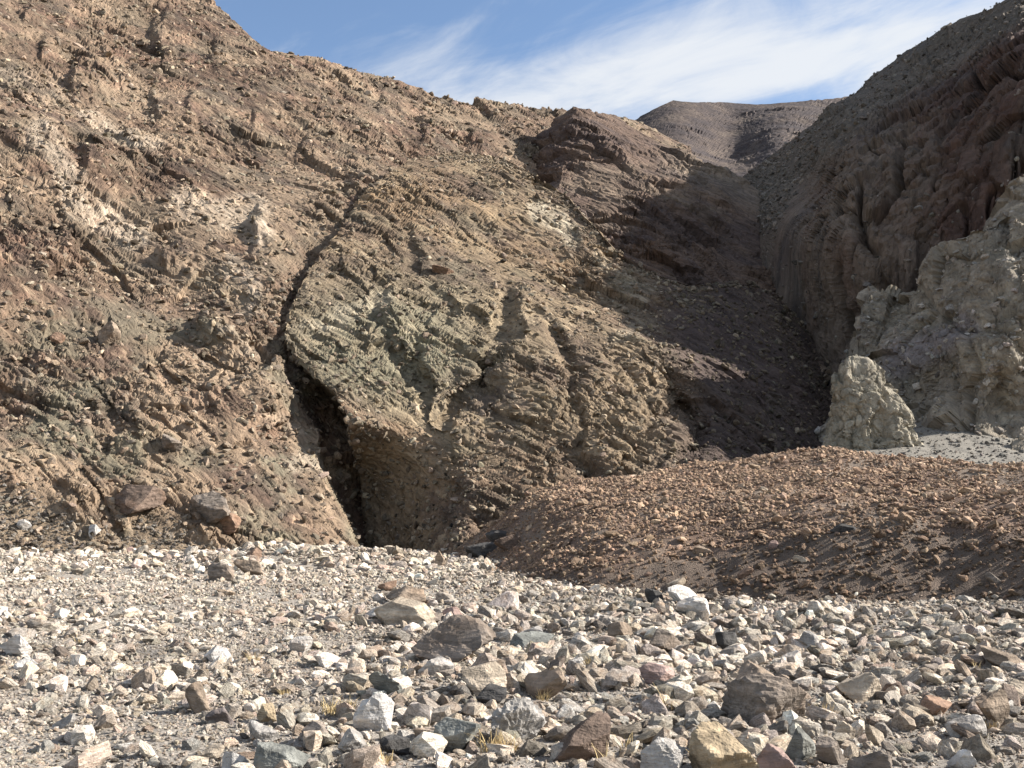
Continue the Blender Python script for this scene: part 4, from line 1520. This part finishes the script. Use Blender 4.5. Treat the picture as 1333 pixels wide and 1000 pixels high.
# mound pebbles
n = 150000
d = np.sqrt(r_.uniform(15.5 ** 2, 44 ** 2, n))
px = r_.uniform(520, 1660, n)
x = (px - 666.5) / F * d
mz = mound_z(x, d)
wzz = wash_z(x, d)
k = (mz > wzz - .12 * r_.uniform(0, 1, n) ** 2)
mz = np.maximum(mz, wzz)
p = np.stack([x, d, mz], 1)
nz = fbm(p / 2.8, 4, .55)
qx, qy = to_px(p)
fz = front_zone(qx, qy, nz)
k &= (.8 + 1.2 * nz - .6 * sstep(38, 43, d)) * (1 - .35 * fz) > r_.uniform(0, 1, n)
p = p[k]
fz = fz[k]
s = np.clip(np.exp(r_.normal(math.log(.055), .55, len(p))), .03, .34)
s = np.maximum(s, p[:, 1] * .0016)
W_M = [('brown', 40), ('tan', 20), ('rust', 26), ('pink', 4), ('grey brown', 12), ('dark grey', 4), ('cream', 6)]
scatter('mound_gravel', p, s, pick_colors(len(p), W_M, r_) * np.array([2.1, 1.72, 1.42]) * (1 - .4 * fz)[:, None], 'brown angular gravel covering the mound', 'gravel', .15, .5, 2)


# rubble on the slopes
def slope_points(S, n, r_, wfun):
    P, px, py = S[0].reshape(-1, 3), S[1].ravel(), S[2].ravel()
    w = wfun(px, py, P)
    return P[r_.choice(len(P), n, p=w / w.sum())] + r_.normal(0, .06, (n, 3))


p = slope_points(LEFT, 32000, r_, lambda x, y, P: (P[:, 1] ** 1.0) * ((x > -40) & (y < 760)) * (.3 + np.clip(fbm(P / 4.0 + 2, 3) + .2, 0, 1)))
s = .10 * (.6 / .10) ** (r_.uniform(0, 1, len(p)) ** 2.6) * (p[:, 1] / 60) ** .6
W_S = [('tan', 20), ('brown', 18), ('grey brown', 26), ('pink', 7), ('rust', 5), ('mauve', 8), ('cream', 8), ('green grey', 6)]
scatter('left_slope_rubble', p, s, pick_colors(len(p), W_S, r_, .3) * np.array([1.3, 1.18, 1.02]), 'angular rubble strewn over the left mountain slope', 'rubble', -.1, .6, 3)
p = slope_points(DOME, 22000, r_, lambda x, y, P: (P[:, 1]) * (y < 740) * (.3 + np.clip(fbm(P / 4.0 + 2, 3) + .2, 0, 1)))
s = .09 * (.5 / .09) ** (r_.uniform(0, 1, len(p)) ** 2.6) * (p[:, 1] / 60) ** .6
scatter('central_slope_rubble', p, s, pick_colors(len(p), W_S, r_, .3) * np.array([1.25, 1.16, 1.0]) * (1 - .4 * sstep(840, 930, to_px(p)[0]))[:, None], 'angular rubble strewn over the central hill', 'rubble', -.1, .6, 4)  # stones darkened on the right to match the shade painted on the hill
p = slope_points(OUT, 2600, r_, lambda x, y, P: 1.0 * (y < 600) * (x < 1400))
s = .09 * (.55 / .09) ** (r_.uniform(0, 1, len(p)) ** 3)
scatter('outcrop_rubble', p, s, pick_colors(len(p), [('pale grey', 20), ('tan', 14), ('cream', 14), ('green grey', 10), ('grey brown', 20)], r_, .22) * 1.4, 'angular blocks and chips on the pale broken outcrop', 'rubble', -.12, .7, 8)
p = slope_points(RIGHT[:3], 8000, r_, lambda x, y, P: P[:, 1] * (x < 1400) * (1.0 - .96 * RIGHT[3].ravel()))
s = .14 * (.7 / .14) ** (r_.uniform(0, 1, len(p)) ** 3.2)
scatter('right_slope_rubble', p, s, pick_colors(len(p), [('brown', 20), ('grey brown', 26), ('tan', 14), ('rust', 10), ('dark grey', 8)], r_, .25), 'dark rubble on the shaded right mountain', 'rubble', -.12, .7, 9)
p = slope_points((LEFT[0], LEFT[1], LEFT[2]), 9000, r_, lambda x, y, P: LEFT[3].ravel() * (x > -60) * (x < 420) * (y < 765) + 1e-9)
s = .035 * (.2 / .035) ** (r_.uniform(0, 1, len(p)) ** 4)
scatter('scree_gravel', p, s, pick_colors(len(p), [('tan', 20), ('grey brown', 20), ('cream', 12), ('pale grey', 8), ('pink', 5)], r_), 'fine tan scree at the foot of the left slope', 'scree', .1, .5, 5)
n = 3000
d = r_.uniform(39, 49, n)
px = r_.uniform(1050, 1500, n)
x = (px - 666.5) / F * d
p = np.stack([x, d, apron_z(x, d)], 1)
s = .05 * (.25 / .05) ** (r_.uniform(0, 1, len(p)) ** 4)
scatter('apron_gravel', p, s, pick_colors(len(p), [('pale grey', 20), ('grey brown', 20), ('cream', 10), ('green grey', 10)], r_) * .85, 'pale scree stones on the apron under the broken outcrop', 'scree', .1, .5, 6)

# ------------------------------------------------------------------ dry grass tufts
M_STRAW, nt, b = new_mat('dry_straw')
oi = nt.nodes.new('ShaderNodeTexNoise')
oi.inputs['Scale'].default_value = 9
cr = nt.nodes.new('ShaderNodeValToRGB')
cr.color_ramp.elements[0].color = (*pal((160, 138, 98))[0], 1)
cr.color_ramp.elements[1].color = (*pal((216, 196, 152))[0], 1)
nt.links.new(oi.outputs['Fac'], cr.inputs[0])
nt.links.new(cr.outputs[0], b.inputs['Base Color'])


def tuft(px, py, hpx, blades, seed, label, group=None):
    g = random.Random(seed)
    c = wash_hit(px, py)
    s = c[1] / F
    H = hpx * s
    bm = bmesh.new()
    for _ in range(blades):
        a = g.uniform(0, 6.28)
        r0 = g.uniform(0, H * .45)
        p0 = Vector((r0 * math.cos(a), r0 * math.sin(a), -.01))
        lean = g.uniform(.1, .9)
        a2 = a + g.gauss(0, .8)
        hh = H * g.uniform(.45, 1.1)
        wd = .0028 + .0016 * g.random()
        prev = None
        for j in range(5):
            t = j / 4
            q = p0 + Vector((math.cos(a2) * lean * hh * t ** 1.7, math.sin(a2) * lean * hh * t ** 1.7, hh * t * (1 - .25 * t * lean)))
            w_ = wd * (1 - .75 * t)
            ring = [bm.verts.new(q + Vector((w_ * math.cos(k * 2.094 + a), w_ * math.sin(k * 2.094 + a), 0))) for k in range(3)]
            if prev:
                for k in range(3):
                    bm.faces.new((prev[k], prev[(k + 1) % 3], ring[(k + 1) % 3], ring[k]))
            prev = ring
    me = bpy.data.meshes.new('dry_grass_tuft')
    bm.to_mesh(me)
    bm.free()
    me.materials.append(M_STRAW)
    o = link(bpy.data.objects.new('dry_grass_tuft', me))
    o.location = c
    tag(o, label, 'dry grass', group)


for i, (px, py, h, n_, label) in enumerate([
        (640, 980, 34, 60, 'dry straw grass tuft at the foot of the veined grey-white boulder'),
        (660, 978, 26, 40, 'low dry grass right of the biggest straw tuft'),
        (705, 912, 20, 30, 'dry grass at the lower edge of the tilted tan slab'),
        (770, 868, 18, 40, 'dry grass clump on the layered stone in mid wash'),
        (430, 930, 26, 40, 'dry straw tuft left of the cream-white block'),
        (455, 925, 20, 26, 'thin dry stems behind the cream-white block'),
        (500, 996, 22, 34, 'dry grass by the dark charcoal stone'),
        (530, 880, 18, 20, 'thin dry stems between small stones before the biggest boulder'),
        (868, 922, 34, 8, 'few long dry stalks by the pinkish flat-topped stone'),
        (790, 996, 40, 8, 'long bent dry stalks right of the smooth brown boulder'),
        (815, 975, 26, 14, 'wispy dry grass above the rough grey-white boulder'),
        (1075, 935, 22, 28, 'dry straw tuft right of the triangular boulder'),
        (1060, 852, 14, 22, 'small straw tuft by the pale grey stone in the swale'),
        (1010, 838, 13, 22, 'straw patch in the dark swale'),
        (1290, 950, 18, 22, 'straw tuft at the foot of the tall tan boulder'),
        (1272, 872, 14, 10, 'sparse orange stems near the long tan slab'),
        (330, 862, 16, 30, 'straw tuft near the flat white slab'),
        (370, 905, 14, 24, 'straw tuft on fine gravel above the yellow-ochre stone'),
        (103, 838, 14, 18, 'dark wiry tuft on the pale gravel'),
        (905, 985, 26, 14, 'dry stems growing beside the ochre layered block')]):
    tuft(px, py, h, n_, 40 + i, label)
